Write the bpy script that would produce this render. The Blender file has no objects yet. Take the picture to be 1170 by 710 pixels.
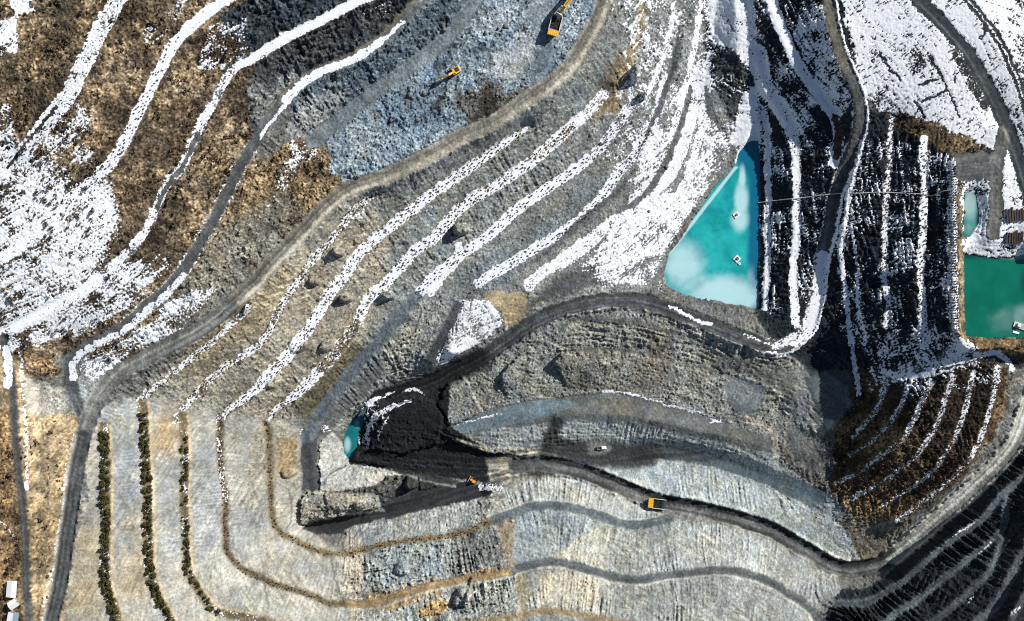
import bpy, bmesh, math, random
import numpy as np
from mathutils import Vector, Matrix
RNG = np.random.default_rng(7)
random.seed(7)
S = bpy.context.scene
COL = S.collection

# ---------------------------------------------------------------- survey frame
HC, FPX, CU, CV = 852.0, 1625.0, 585.0, 355.0      # drone height, focal length in survey units, survey centre

def ground_xy(u, v, z):
    return (u - CU) * (HC - z) / FPX, (CV - v) * (HC - z) / FPX

def catmull(P, step=3.0):
    P = np.asarray(P, float)
    if len(P) < 3:
        n = max(2, int(np.linalg.norm(P[1, :2] - P[0, :2]) / step) + 1)
        t = np.linspace(0, 1, n)[:, None]
        return P[0] * (1 - t) + P[1] * t
    Q = np.vstack([2 * P[0] - P[1], P, 2 * P[-1] - P[-2]])
    out = []
    for i in range(1, len(Q) - 2):
        p0, p1, p2, p3 = Q[i - 1], Q[i], Q[i + 1], Q[i + 2]
        n = max(1, int(np.linalg.norm(p2[:2] - p1[:2]) / step))
        t = (np.arange(n) / n)[:, None]
        out.append(0.5 * ((2 * p1) + (-p0 + p2) * t + (2 * p0 - 5 * p1 + 4 * p2 - p3) * t ** 2 + (-p0 + 3 * p1 - 3 * p2 + p3) * t ** 3))
    out.append(P[-1:])
    return np.vstack(out)

def extend(P):
    P = [list(map(float, p)) for p in P]
    def off(p): return p[0] < 1 or p[0] > 1169 or p[1] < 1 or p[1] > 709
    if off(P[0]):
        d = np.array(P[0]) - np.array(P[1]); d /= np.linalg.norm(d[:2]); d[2] = np.clip(d[2], -.02, .02)
        P.insert(0, list(np.array(P[0]) + d * 130))
    if off(P[-1]):
        d = np.array(P[-1]) - np.array(P[-2]); d /= np.linalg.norm(d[:2]); d[2] = np.clip(d[2], -.02, .02)
        P.append(list(np.array(P[-1]) + d * 130))
    return P

def zl(pts, zs):
    """points + elevations spread evenly along the line"""
    pts = [tuple(p) for p in pts]
    a = np.array(pts, float)
    s = np.concatenate([[0], np.cumsum(np.linalg.norm(np.diff(a, axis=0), axis=1))])
    z = np.interp(s / s[-1], np.linspace(0, 1, len(zs)), zs)
    return [(p[0], p[1], zz) for p, zz in zip(pts, z)]

# ---------------------------------------------------------------- traced benches and roads: name -> (points, half width in survey units)
L = {}
L['R0'] = (zl([(140,-8),(128,10),(111,44),(91,81),(81,105),(61,130),(30,169),(-4,200)], [124,122,119,114]), 8)
L['R1'] = (zl([(270,-8),(257,0),(230,20),(199,51),(182,81),(169,108),(155,135),(142,162),(125,189),(105,206),(78,236),(51,262),(-4,299)], [112,109,105,102]), 6.5)
L['R2'] = (zl([(440,-10),(405,3),(374,20),(341,36),(310,53),(290,66),(276,72),(262,86),(250,105),(236,132),(226,152),(209,189),(192,209),(179,236),(162,270),(135,299),(111,319),(84,340),(51,357),(20,373),(-4,385)], [100,97,93,88,84]), 5)
L['R3'] = (zl([(495,-10),(474,7),(459,24),(435,47),(408,64),(385,74),(357,86),(334,105),(320,122),(303,142),(290,165),(270,199),(250,240),(233,272),(220,292),(206,313),(189,333),(162,355),(145,371),(118,386),(90,401),(79,415),(82,438),(86,455),(96,478)], [86,84,82,80,77,72,63]), 6)
L['GR'] = (zl([(548,-10),(543,0),(526,27),(503,51),(472,74),(445,93),(415,115),(391,135),(371,150),(358,162)], [76,74,72,70]), 8)
L['S0'] = (zl([(696,-10),(691,0),(681,27),(664,57),(648,80),(621,102),(590,122),(560,142),(526,157),(499,173),(466,190),(432,205),(398,217),(374,236),(337,275),(310,303),(290,326),(263,350),(243,367),(216,384),(182,401),(145,421),(125,438),(111,458),(103,475),(95,500),(88,531),(81,578),(74,625),(68,666),(57,712)], [66,65,64,63,62,62]), 8.5)
L['A'] = (zl([(160,458),(174,445),(215,413),(263,373),(285,352)], [53,56,59]), 3.5)
L['B'] = (zl([(200,480),(209,468),(250,425),(297,393),(324,346),(357,299),(388,262),(404,240),(430,222)], [44,48,53,57]), 4)
L['C'] = (zl([(254,480),(258,470),(290,448),(324,411),(357,370),(374,340),(398,309),(418,282),(452,255),(479,233),(506,213),(540,189),(580,162),(602,146)], [36,41,46,51]), 6)
L['D'] = (zl([(305,482),(312,470),(341,448),(368,421),(391,394),(408,370),(418,346),(442,323),(472,289),(499,269),(526,238),(560,216),(587,199),(614,179),(648,149),(668,132),(690,108)], [26,33,38,42,46]), 5.5)
L['E'] = (zl([(350,500),(365,474),(381,453),(410,415),(432,392),(452,366),(476,340),(493,319),(520,297),(560,268),(590,240),(631,212),(678,178),(695,157),(712,132),(735,100)], [18,26,31,35,38,44]), 6)
L['F'] = (zl([(492,410),(510,375),(523,350),(547,323),(580,303),(631,272),(675,240),(708,196),(725,176),(749,132),(762,91),(783,37),(792,-5)], [24,30,33,36,42,52]), 6)
L['G'] = (zl([(606,326),(614,316),(648,292),(698,255),(722,236),(750,215),(769,195),(783,160),(796,101),(806,60),(815,-5)], [31,33,34,37,48]), 7)
L['VL'] = (zl([(838,178),(850,150),(858,110),(850,60),(845,-5)], [30,38,48,54]), 7)
L['X1'] = (zl([(874,130),(877,165),(877,240),(876,300),(874,352)], [36,31,31,31,31]), 3)
L['X2'] = (zl([(868,60),(873,95),(890,122),(905,150),(910,189),(909,236),(910,269),(906,309),(907,350),(909,370)], [48,44,42,40,38,37]), 4.5)
L['X3'] = (zl([(876,-6),(880,0),(897,44),(914,78),(938,111),(953,135),(958,160),(954,186)], [60,59,56,53,51]), 5.5)
L['RR'] = (zl([(944,-8),(946,0),(954,41),(965,74),(978,105),(983,135),(975,169),(961,203),(951,236),(947,262),(940,292),(936,323),(931,353),(922,376),(908,390),(887,397),(868,393)], [72,71,68,60,50,45,40,36,35]), 6.5)
L['Y1'] = (zl([(985,165),(975,200),(968,235),(961,286),(966,336),(971,377),(975,411),(979,431),(981,451)], [60,56,50,40,31]), 3)
L['Y2'] = (zl([(1019,135),(1015,203),(1012,235),(1010,296),(1014,346),(1012,372)], [66,63,60,57]), 4)
L['Y3'] = (zl([(1056,159),(1056,236),(1052,303),(1054,353),(1056,395)], [72,70,68,66]), 5)
L['CR'] = (zl([(1093,188),(1093,240),(1092,300),(1093,350),(1096,380),(1110,396),(1140,398),(1180,399)], [79,78,78,78]), 4.5)
L['SH'] = (zl([(1010,425),(1040,430),(1062,427),(1086,420),(1120,407),(1140,404),(1152,412),(1158,422)], [49,58,66,70,72,70]), 5)
L['a1'] = (zl([(1013,433),(1006,456),(996,476),(975,500)], [48,40,27]), 2.5)
L['a2'] = (zl([(1038,441),(1029,464),(1017,483),(999,502),(971,521)], [58,45,26]), 3)
L['a3'] = (zl([(1064,436),(1052,464),(1037,494),(1022,509),(984,538),(955,552)], [62,50,26]), 3.5)
L['a4'] = (zl([(1088,431),(1080,456),(1067,492),(1047,522),(1027,537),(1001,555),(970,572)], [66,54,28]), 3.5)
L['a5'] = (zl([(1112,426),(1103,466),(1090,502),(1075,527),(1060,545),(1010,577)], [68,58,36]), 4)
L['a6'] = (zl([(1141,420),(1133,461),(1123,494),(1110,522),(1093,542),(1077,556),(1025,595)], [71,62,42]), 4.5)
L['HR'] = (zl([(1188,428),(1172,470),(1155,512),(1112,556),(1060,602),(1022,633),(1002,645),(960,649),(920,628),(880,605),(840,592),(800,582),(750,572),(700,552),(660,537),(625,530),(590,532)], [60,56,46,31,24,18,12,8,6]), 10.5)
L['HL'] = (zl([(925,412),(935,435),(945,460),(955,478)], [30,28,25]), 11)
L['HL2'] = (zl([(984,436),(985,455),(972,472),(958,480)], [33,30,26]), 4)
L['UR'] = (zl([(868,393),(843,384),(816,373),(783,360),(742,346),(715,343),(681,345),(648,352),(624,361),(600,374),(580,389),(547,411),(520,424),(497,437),(470,446),(445,455)], [35,33,31,30,30,29,26,21,15,10,7]), 8)
L['MLa'] = (zl([(640,378),(658,365),(691,366),(729,369),(768,381),(810,395)], [27,28.5,28.5,28]), 2)
L['ML'] = (zl([(612,420),(631,407),(664,400),(698,400),(732,404),(769,414),(816,424),(843,434)], [20,22,23.5,24]), 2)
L['TB'] = (zl([(520,491),(560,484),(600,474),(640,466),(700,466),(760,475),(820,489),(870,500)], [11,14,16,17,17.5,17.5]), 9)
L['F1'] = (zl([(560,530),(600,526),(640,518),(690,513),(740,517),(800,527),(860,547),(920,572),(945,585)], [6,6.5,7,7.5,8,10,15,24]), 9)
L['WE'] = (zl([(890,470),(920,505),(945,545)], [19,20,23]), 5)
L['b1'] = (zl([(560,596),(590,585),(614,578),(648,579),(681,588),(715,599),(742,598),(765,592)], [20,21,22,21,18]), 4.5)
L['b2'] = (zl([(390,690),(420,691),(439,687),(466,677),(500,668),(540,660),(580,653),(606,646),(631,642),(664,649),(698,659),(729,663),(759,658),(796,654),(830,652),(870,661),(897,676),(921,692),(934,707),(942,730)], [33,33,34,35,36,38]), 4.5)
L['b3'] = (zl([(300,708),(360,722),(500,716),(594,703),(624,698),(664,703),(698,709),(760,722),(850,740)], [43,45,46,47]), 4.5)
L['V1'] = (zl([(303,484),(307,497),(309,540),(310,581),(317,605),(341,619),(368,631),(398,632),(430,624),(470,617),(520,611),(560,597)], [25,23,22,21,20]), 3.5)
L['V2'] = (zl([(251,478),(253,538),(258,571),(258,615),(262,635),(280,652),(317,668),(351,679),(378,690),(392,690)], [35,34,33]), 3.5)
L['V3'] = (zl([(209,474),(211,520),(211,571),(212,622),(216,652),(230,679),(243,696),(263,703),(300,709)], [44,43]), 4)
L['V4'] = (zl([(163,462),(166,500),(169,571),(171,639),(176,669),(186,693),(198,714)], [53,52]), 4.5)
L['V5'] = (zl([(119,488),(121,537),(121,605),(121,659),(127,686),(137,714)], [59.5,59]), 5)
L['SR'] = (zl([(5,385),(7,402),(14,438),(17,480),(21,538),(27,588),(29,639),(32,686),(33,714)], [82,74,70,68]), 4.5)
L['WF'] = (zl([(48,440),(52,520),(50,600),(44,714)], [68,66,65]), 7)
L['LD'] = (zl([(353,600),(378,606),(403,598),(441,590),(467,583),(492,576),(527,567),(545,561)], [5,4,5]), 6.5)
L['LB'] = (zl([(352,568),(375,574),(405,570),(430,562)], [11,11,9]), 4)
L['RS'] = (zl([(352,500),(354,530),(356,558)], [20,16,12]), 4.5)
L['CF'] = (zl([(405,527),(440,533),(480,541),(520,541),(560,540)], [1,1.5,3,5]), 6)
L['CF2'] = (zl([(500,520),(540,524),(575,528)], [4,5,6]), 7)
L['CM'] = (zl([(437,492),(450,478),(475,466),(500,462)], [8,10,11,11]), 4)
L['d1'] = (zl([(956,689),(987,689),(1007,680),(1032,664),(1057,642),(1077,626),(1098,610),(1122,594),(1134,581),(1147,565),(1175,541)], [41,45,52,56,60,62]), 4.5)
L['d2'] = (zl([(1010,712),(1028,698),(1050,685),(1071,667),(1096,647),(1114,633),(1132,620),(1146,604),(1149,590),(1148,570)], [52,56,62,66,62]), 4)
L['d3'] = (zl([(1062,714),(1068,708),(1093,690),(1113,671),(1130,655),(1139,635),(1143,615)], [62,66,71,69]), 4)
L['d4'] = (zl([(1116,714),(1121,708),(1139,690),(1150,669),(1163,644),(1180,612)], [74,77,78]), 5)
L['d5'] = (zl([(1150,720),(1165,690),(1185,660)], [84,86]), 4)
L['TR'] = (zl([(1045,-6),(1049,0),(1079,30),(1106,61),(1120,84),(1137,115),(1150,145),(1164,182),(1174,215)], [77,77,78,79]), 7)
L['TR2'] = (zl([(1147,152),(1143,170),(1139,190),(1138,215),(1138,240),(1134,266)], [81,79,78,77]), 8)
L['PF'] = (zl([(1098,196),(1115,194),(1135,193)], [78.5,79]), 8)
L['TR3'] = (zl([(1101,-6),(1106,0),(1130,30),(1147,57),(1164,95),(1175,130)], [79,80,81]), 3)
L['tl'] = (zl([(-20,60),(20,-10),(40,-40)], [131,133]), 6)
L['SN'] = (zl([(517,398),(533,370),(560,350)], [27,29,31]), 7)
L['S0b'] = (zl([(300,200),(330,180),(350,165)], [73,74,74]), 3)
for k in L: L[k] = (extend(L[k][0]), L[k][1])

POND1 = [(866,161),(869,187),(868,243),(867,300),(866,353),(846,348),(812,342),(784,336),(764,328),(759,314),(765,289),(778,274),(796,246),(812,221),(827,203),(840,190),(844,175),(855,162)]
POND2 = [(1101,290),(1102,340),(1104,385),(1175,386),(1235,386),(1235,290),(1170,291),(1150,297),(1120,294)]
POND3 = [(1101,220),(1115,221),(1118,240),(1118,255),(1108,271),(1101,272)]
POND4 = [(414,474),(406,478),(396,490),(392,504),(393,518),(398,525),(404,523),(406,508),(412,492),(416,480)]
WZ = {'p1': 28.0, 'p2': 71.0, 'p3': 74.0, 'p4': 0.0}

# ---------------------------------------------------------------- elevation field on a 1 m survey grid
CX0, CX1, CY0, CY1 = -400, 400, -280, 280
NX, NY = CX1 - CX0 + 1, CY1 - CY0 + 1
zc = np.zeros((NY, NX)); dist = np.full((NY, NX), 1e9)

def inside(poly, X, Y):
    poly = np.asarray(poly, float); r = np.zeros(X.shape, bool)
    for (x0, y0), (x1, y1) in zip(poly, np.roll(poly, -1, 0)):
        if y0 == y1: continue
        r ^= ((y0 > Y) != (y1 > Y)) & (X < (x1 - x0) * (Y - y0) / (y1 - y0) + x0)
    return r

def world_line(pts):
    P = catmull(pts)
    x, y = ground_xy(P[:, 0], P[:, 1], P[:, 2])
    return np.c_[x, y, P[:, 2]]
WL = {}
for name, (pts, hw) in L.items():
    W = world_line(pts); WL[name] = W
    r = hw * 0.5
    for a, b in zip(W[:-1], W[1:]):
        x0, x1 = sorted((a[0], b[0])); y0, y1 = sorted((a[1], b[1]))
        i0, i1 = max(0, int(x0 - r - CX0)), min(NX, int(x1 + r - CX0) + 2)
        j0, j1 = max(0, int(y0 - r - CY0)), min(NY, int(y1 + r - CY0) + 2)
        if i0 >= i1 or j0 >= j1: continue
        gx = np.arange(i0, i1)[None] + CX0; gy = np.arange(j0, j1)[:, None] + CY0
        d = b[:2] - a[:2]; l2 = max(d @ d, 1e-9)
        t = np.clip(((gx - a[0]) * d[0] + (gy - a[1]) * d[1]) / l2, 0, 1)
        dd = np.hypot(gx - a[0] - t * d[0], gy - a[1] - t * d[1])
        m = (dd <= r) & (dd / r < dist[j0:j1, i0:i1])
        zz = a[2] + t * (b[2] - a[2])
        zc[j0:j1, i0:i1][m] = zz[m]; dist[j0:j1, i0:i1][m] = (dd / r)[m]
fixed = dist <= 1.0
gxx, gyy = np.meshgrid(np.arange(NX) + CX0, np.arange(NY) + CY0)
def worldpoly(poly, z):
    a = np.array(poly, float); return np.c_[ground_xy(a[:, 0], a[:, 1], z)]
WP = {k: worldpoly(p, WZ[k]) for k, p in (('p1', POND1), ('p2', POND2), ('p3', POND3), ('p4', POND4))}
for k in WP:
    ins = inside(WP[k], gxx, gyy)
    er = ins.copy()
    for _ in range(1):
        er = er & np.roll(er, 1, 0) & np.roll(er, -1, 0) & np.roll(er, 1, 1) & np.roll(er, -1, 1)
    rim = ins & ~er
    out = ins | np.roll(ins, 1, 0) | np.roll(ins, -1, 0) | np.roll(ins, 1, 1) | np.roll(ins, -1, 1)
    zc[er] = WZ[k] - 2.0; zc[out & ~er] = WZ[k] + 0.15
    fixed |= out

def solve(z, m):
    levels = [(z, m)]
    while min(levels[-1][0].shape) > 24:
        z0, m0 = levels[-1]
        h, w = z0.shape; h2, w2 = (h + 1) // 2, (w + 1) // 2
        zp = np.zeros((h2 * 2, w2 * 2)); mp = np.zeros((h2 * 2, w2 * 2))
        zp[:h, :w] = z0 * m0; mp[:h, :w] = m0
        n = mp.reshape(h2, 2, w2, 2).sum((1, 3)); s = zp.reshape(h2, 2, w2, 2).sum((1, 3))
        levels.append((np.where(n > 0, s / np.maximum(n, 1), 0), n > 0))
    cur = None
    for z0, m0 in reversed(levels):
        h, w = z0.shape
        if cur is None: cur = np.full((h, w), z0[m0].mean() if m0.any() else 0.)
        else: cur = np.repeat(np.repeat(cur, 2, 0), 2, 1)[:h, :w]
        cur = np.where(m0, z0, cur)
        for it in range(140):
            p = np.pad(cur, 1, mode='edge')
            nb = 0.25 * (p[:-2, 1:-1] + p[2:, 1:-1] + p[1:-1, :-2] + p[1:-1, 2:])
            cur = np.where(m0, z0, nb)
    return cur
ZF = solve(zc, fixed)
def blur1(a, n=1):
    for _ in range(n):
        p = np.pad(a, 1, mode='edge')
        a = 0.25 * p[1:-1, 1:-1] * 1 + 0.125 * (p[:-2, 1:-1] + p[2:, 1:-1] + p[1:-1, :-2] + p[1:-1, 2:]) + 0.0625 * (p[:-2, :-2] + p[2:, 2:] + p[:-2, 2:] + p[2:, :-2])
    return a
ZF = blur1(ZF, 1)

# ---------------------------------------------------------------- the sheet: 0.5 m cells in the mine, growing towards the horizon
def axis(lo, hi, h):
    core = np.arange(lo, hi + 1e-6, h)
    g, d, p = [], h, 0.0
    while p < 3200:
        d *= 1.11; p += d; g.append(p)
    g = np.array(g)
    return np.concatenate([lo - g[::-1], core, hi + g]), len(g)
xs, ngx = axis(-325, 325, 0.5); ys, ngy = axis(-205, 205, 0.5)
GX, GY = np.meshgrid(xs, ys)
SH_ = GX.shape
def bil(img, fx, fy):
    h, w = img.shape[:2]
    fx = np.clip(fx, 0, w - 1.001); fy = np.clip(fy, 0, h - 1.001)
    i = fx.astype(np.int32); j = fy.astype(np.int32); a = fx - i; b = fy - j
    if img.ndim == 3: a = a[..., None]; b = b[..., None]
    return (img[j, i] * (1 - a) + img[j, i + 1] * a) * (1 - b) + (img[j + 1, i] * (1 - a) + img[j + 1, i + 1] * a) * b
Z0 = bil(ZF, GX - CX0, GY - CY0)
Z0s = bil(blur1(ZF, 12), GX - CX0, GY - CY0)
far = np.hypot(np.maximum(0, np.abs(GX) - 380), np.maximum(0, np.abs(GY) - 260))

def fft_noise(lo, hi, beta, seed, aniso=None):
    """band limited noise, wavelengths lo..hi in cells, unit deviation"""
    r = np.random.default_rng(seed)
    h, w = SH_
    f = np.hypot(np.fft.fftfreq(h)[:, None], np.fft.rfftfreq(w)[None])
    k = np.where((f > 1 / hi) & (f < 1 / lo), np.maximum(f, 1e-6) ** (-beta), 0)
    s = np.fft.irfft2(np.fft.rfft2(r.standard_normal((h, w))) * k, s=(h, w))
    return ((s - s.mean()) / s.std()).astype(np.float32)
nA = fft_noise(60, 600, 1.5, 1); nB = fft_noise(14, 90, 1.3, 2); nC = fft_noise(4, 22, 1.0, 3); nD = fft_noise(2, 6, .4, 4)
nE = fft_noise(60, 600, 1.5, 5); nF = fft_noise(14, 90, 1.3, 6); nG = fft_noise(4, 22, 1.0, 7); nH = fft_noise(2, 7, .5, 8)
nI = fft_noise(8, 50, 1.1, 9); nJ = fft_noise(20, 160, 1.2, 10)

# streaks that run straight down the slope, by walking white noise along the gradient
gyz, gxz = np.gradient(Z0s)
gl = np.hypot(gxz, gyz) + 1e-6
sx, sy = gxz / gl, gyz / gl
def streak(src, n, sign=(1, -1), along=True):
    acc = src.copy(); jj, ii = np.mgrid[0:SH_[0], 0:SH_[1]].astype(np.float32)
    dx, dy = (sx, sy) if along else (-sy, sx)
    for sg in sign:
        px, py = ii.copy(), jj.copy()
        for _ in range(n):
            a = np.clip(px, 0, SH_[1] - 1).astype(np.int32); b = np.clip(py, 0, SH_[0] - 1).astype(np.int32)
            px += sg * dx[b, a]; py += sg * dy[b, a]
            a = np.clip(px, 0, SH_[1] - 1).astype(np.int32); b = np.clip(py, 0, SH_[0] - 1).astype(np.int32)
            acc += src[b, a]
    return (acc / acc.std()).astype(np.float32)
stk = streak(fft_noise(3, 14, .5, 11), 16)
stk2 = streak(fft_noise(2, 6, .3, 12), 8)
lay = streak(fft_noise(3, 12, .5, 13), 14, along=False)
sx, sy = sx * .5 - sy * .87, sy * .5 + sx * .87
diag = streak(fft_noise(2, 10, .6, 14), 22)
sx, sy = gxz / gl, gyz / gl
slope = np.hypot(*np.gradient(Z0, ys, xs)).astype(np.float32)
slopeS = np.clip((slope - .12) / .3, 0, 1)

U = (CU + GX * FPX / (HC - Z0)).astype(np.float32); V = (CV - GY * FPX / (HC - Z0)).astype(np.float32)

# ---------------------------------------------------------------- survey rasters (1 unit cells) for soil, snow and roughness
P0 = 130; RW, RH = 1170 + 2 * P0, 710 + 2 * P0
ru, rv = np.meshgrid(np.arange(RW) - P0, np.arange(RH) - P0)
def boxblur(a, r):
    r = int(r)
    if r < 1: return a
    for ax in (0, 1):
        p = np.pad(a, [(r + 1, r) if k == ax else (0, 0) for k in (0, 1)], mode='edge')
        c = np.cumsum(p, axis=ax)
        n = 2 * r + 1
        a = (np.take(c, range(n, c.shape[ax]), axis=ax) - np.take(c, range(0, c.shape[ax] - n), axis=ax)) / n
    return a
def pmask(poly, feather=4):
    m = np.zeros((RH, RW)); a = np.array(poly, float)
    i0 = max(0, int(a[:, 0].min() + P0) - 1); i1 = min(RW, int(a[:, 0].max() + P0) + 2)
    j0 = max(0, int(a[:, 1].min() + P0) - 1); j1 = min(RH, int(a[:, 1].max() + P0) + 2)
    m[j0:j1, i0:i1] = inside(a, ru[j0:j1, i0:i1] + .01, rv[j0:j1, i0:i1] + .01)
    pad = int(feather * 2 + 2)
    k0, k1, q0, q1 = max(0, j0 - pad), min(RH, j1 + pad), max(0, i0 - pad), min(RW, i1 + pad)
    m[k0:k1, q0:q1] = boxblur(boxblur(m[k0:k1, q0:q1], feather / 2), feather / 2)
    return m
def ldist(pts, rmax=26):
    d = np.full((RH, RW), 1e3, np.float32)
    P = catmull([p[:2] for p in pts], 5)
    for a, b in zip(P[:-1], P[1:]):
        i0 = max(0, int(min(a[0], b[0]) - rmax + P0)); i1 = min(RW, int(max(a[0], b[0]) + rmax + P0) + 1)
        j0 = max(0, int(min(a[1], b[1]) - rmax + P0)); j1 = min(RH, int(max(a[1], b[1]) + rmax + P0) + 1)
        if i0 >= i1 or j0 >= j1: continue
        X = ru[j0:j1, i0:i1]; Y = rv[j0:j1, i0:i1]; dd = b - a
        t = np.clip(((X - a[0]) * dd[0] + (Y - a[1]) * dd[1]) / max(dd @ dd, 1e-9), 0, 1)
        q = np.hypot(X - a[0] - t * dd[0], Y - a[1] - t * dd[1])
        d[j0:j1, i0:i1] = np.minimum(d[j0:j1, i0:i1], q)
    return d
def lmask(pts, hw, f=1.5):
    return np.clip((hw + f - ldist(pts, hw + f + 3)) / (2 * f), 0, 1)

soil = np.zeros((RH, RW, 3)); soil[:] = (.17, .165, .15)
rough = np.full((RH, RW), .55)      # relief of loose rock
strk = np.full((RH, RW), .5)        # gullies down the slope
veg = np.zeros((RH, RW))            # dry scrub
snow = np.zeros((RH, RW))
def zone(poly, colour=None, f=8, op=1., ro=None, st=None, ve=None, sn=None):
    m = pmask(poly, f * .65 if f < 12 else f)
    if colour is not None: soil[:] = soil * (1 - m[..., None] * op) + np.array(colour) * m[..., None] * op
    for layer, val in ((rough, ro), (strk, st), (veg, ve), (snow, sn)):
        if val is not None: layer[:] = layer * (1 - m) + val * m
#ZONES
BROWN = (.158, .12, .077); DARK = (.055, .062, .07); BLUE = (.24, .295, .335); PALE = (.345, .325, .275); TAN = (.34, .255, .15)
COAL = (.018, .0185, .02); GREY = (.19, .185, .165); ORANGE = (.38, .25, .115)
zone([(-130,-130),(360,-130),(300,30),(300,70),(300,110),(288,160),(300,190),(240,300),(150,380),(60,410),(-130,440)], BROWN, 8, ro=.35, st=.1, ve=1)
zone([(320,170),(345,150),(392,190),(400,215),(330,270),(230,350),(140,415),(90,400),(150,370),(230,300),(270,225)], (.24,.175,.10), 8, ro=.8, st=.3, ve=.55)
zone([(250,265),(330,215),(350,240),(310,295),(240,345),(200,370),(180,360)], (.20,.185,.15), 12, ro=.8, st=.3, ve=.2)
zone([(290,70),(330,45),(400,8),(470,-130),(520,-130),(475,5),(430,45),(380,72),(335,100),(318,120),(290,160),(285,165),(288,110)], (.085,.092,.095), 5, ro=1., st=.9, ve=0)
zone([(250,20),(300,-10),(400,-130),(470,-130),(400,0),(330,35),(285,60)], (.06,.075,.085), 6, ro=1., st=.5, ve=0.1)
zone([(285,90),(320,95),(335,80),(345,95),(318,120),(300,140),(285,130)], (.22,.225,.215), 8, ro=.8, st=.9)
zone([(520,-130),(720,-130),(691,0),(680,27),(648,78),(620,98),(560,142),(470,186),(440,202),(400,212),(380,195),(372,165),(350,160),(330,120),(355,92),(400,72),(440,52),(478,12)], BLUE, 6, ro=1., st=.5, ve=0)
zone([(330,135),(352,95),(400,74),(440,52),(478,12),(520,-20),(545,0),(520,25),(480,62),(440,88),(400,118),(372,145)], (.13,.165,.19), 5, ro=1.1, st=.6)
zone([(440,105),(490,105),(515,125),(500,150),(450,150),(430,130)], (.15,.20,.25), 14, ro=1.2); zone([(500,60),(525,45),(510,80),(480,88)], (.16,.20,.24), 8); zone([(548,88),(578,95),(580,125),(545,120)], (.15,.155,.15), 8); zone([(545,10),(562,0),(560,22),(550,30)], (.12,.14,.15), 5)
zone([(400,140),(440,150),(430,185),(400,190)], (.30,.345,.37), 8); zone([(560,0),(600,0),(580,30),(545,45)], (.33,.365,.385), 12)
zone([(335,125),(370,100),(395,110),(375,140),(350,158),(330,160)], (.27,.28,.275), 9, ro=.8, st=1.)
zone([(575,150),(540,140),(520,120),(530,105),(570,110),(610,95),(625,100)], (.15,.14,.12), 8, ro=1.1, st=.8)
zone([(535,140),(548,105),(560,95),(568,115),(560,138)], (.07,.055,.04), 7)
zone([(690,0),(730,-130),(860,-130),(830,100),(850,150),(760,290),(740,330),(500,430),(400,470),(330,490),(170,452),(400,222),(560,150),(650,85)], (.24,.245,.225), 8, ro=.55, st=.5, ve=0)
zone([(165,455),(400,225),(450,255),(445,330),(410,400),(330,490),(200,480)], (.33,.295,.23), 14, ro=.5, st=.5, ve=.1)
zone([(240,365),(320,295),(350,320),(300,380),(230,425),(200,430)], (.29,.24,.155), 12)
zone([(320,330),(365,305),(380,345),(350,390),(300,420)], (.34,.30,.225), 12)
zone([(330,470),(370,425),(400,390),(430,400),(400,440),(365,490)], (.16,.14,.09), 10)
zone([(440,300),(480,250),(560,200),(640,150),(690,110),(700,140),(640,205),(560,265),(490,320),(450,350)], (.24,.25,.23), 8)
zone([(560,225),(680,140),(740,30),(720,0),(690,60),(600,150),(540,190)], (.225,.235,.22), 12, ro=.5)
zone([(500,340),(560,290),(640,240),(700,190),(690,230),(600,300),(540,350),(500,390)], (.21,.23,.23), 8, ro=.6)
zone([(425,385),(480,340),(520,350),(500,400),(455,440),(395,495),(370,490)], (.25,.255,.235), 8, ro=.8, st=.6)
zone([(735,-10),(742,-10),(728,60),(716,100),(702,130),(695,125),(708,90),(722,40)], (.33,.24,.14), 4)
zone([(690,90),(705,60),(715,75),(708,110),(680,140),(670,130)], (.24,.185,.115), 8)
zone([(85,470),(160,455),(345,486),(345,600),(400,640),(600,600),(600,700),(590,850),(40,850),(100,560)], PALE, 5, ro=.16, st=.35, ve=0)
zone([(130,480),(160,480),(160,560),(130,620)], (.27,.275,.265), 16); zone([(180,520),(205,520),(205,660),(185,640)], (.29,.285,.265), 14)
zone([(220,500),(250,500),(252,640),(222,640)], (.30,.30,.285), 14); zone([(90,600),(115,600),(118,700),(75,700)], (.36,.30,.20), 16)
zone([(175,470),(205,470),(205,510),(180,520)], (.40,.30,.18), 12); zone([(130,650),(165,600),(175,690),(140,690)], (.37,.31,.215), 16)
zone([(290,480),(340,490),(342,560),(325,600),(290,600),(280,540)], (.33,.30,.24), 8, ro=.3); zone([(318,500),(340,500),(336,545),(316,545)], (.36,.27,.15), 8)
zone([(262,580),(310,575),(310,600),(270,640),(255,620)], (.30,.30,.28), 12)
zone([(95,470),(160,458),(165,475),(112,482)], (.33,.335,.32), 6)
zone([(-130,395),(10,400),(60,470),(100,480),(85,570),(60,850),(-130,850)], TAN, 6, ro=.14, st=.05, ve=.45)
zone([(-130,460),(14,470),(24,600),(26,850),(-130,850)], (.23,.155,.08), 6, ro=.3, st=.05, ve=.8)
zone([(25,430),(72,440),(75,470),(50,480),(28,470)], (.37,.345,.29), 5, ve=.05); zone([(24,400),(65,412),(70,428),(26,430)], (.26,.18,.10), 5, ve=.8)
zone([(100,415),(120,430),(105,470),(92,470),(86,430)], (.27,.275,.265), 3, ve=0)
zone([(400,600),(560,575),(600,640),(590,700),(560,850),(390,850)], (.285,.29,.262), 22, ro=.9, st=1.3)
zone([(385,560),(550,570),(530,612),(430,625),(400,620)], (.27,.28,.265), 5, ro=.55, st=.8)
zone([(395,615),(415,615),(415,710),(395,710)], (.40,.35,.275), 9); zone([(420,680),(470,668),(505,655),(505,675),(450,695),(420,695)], (.38,.26,.13), 4)
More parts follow.
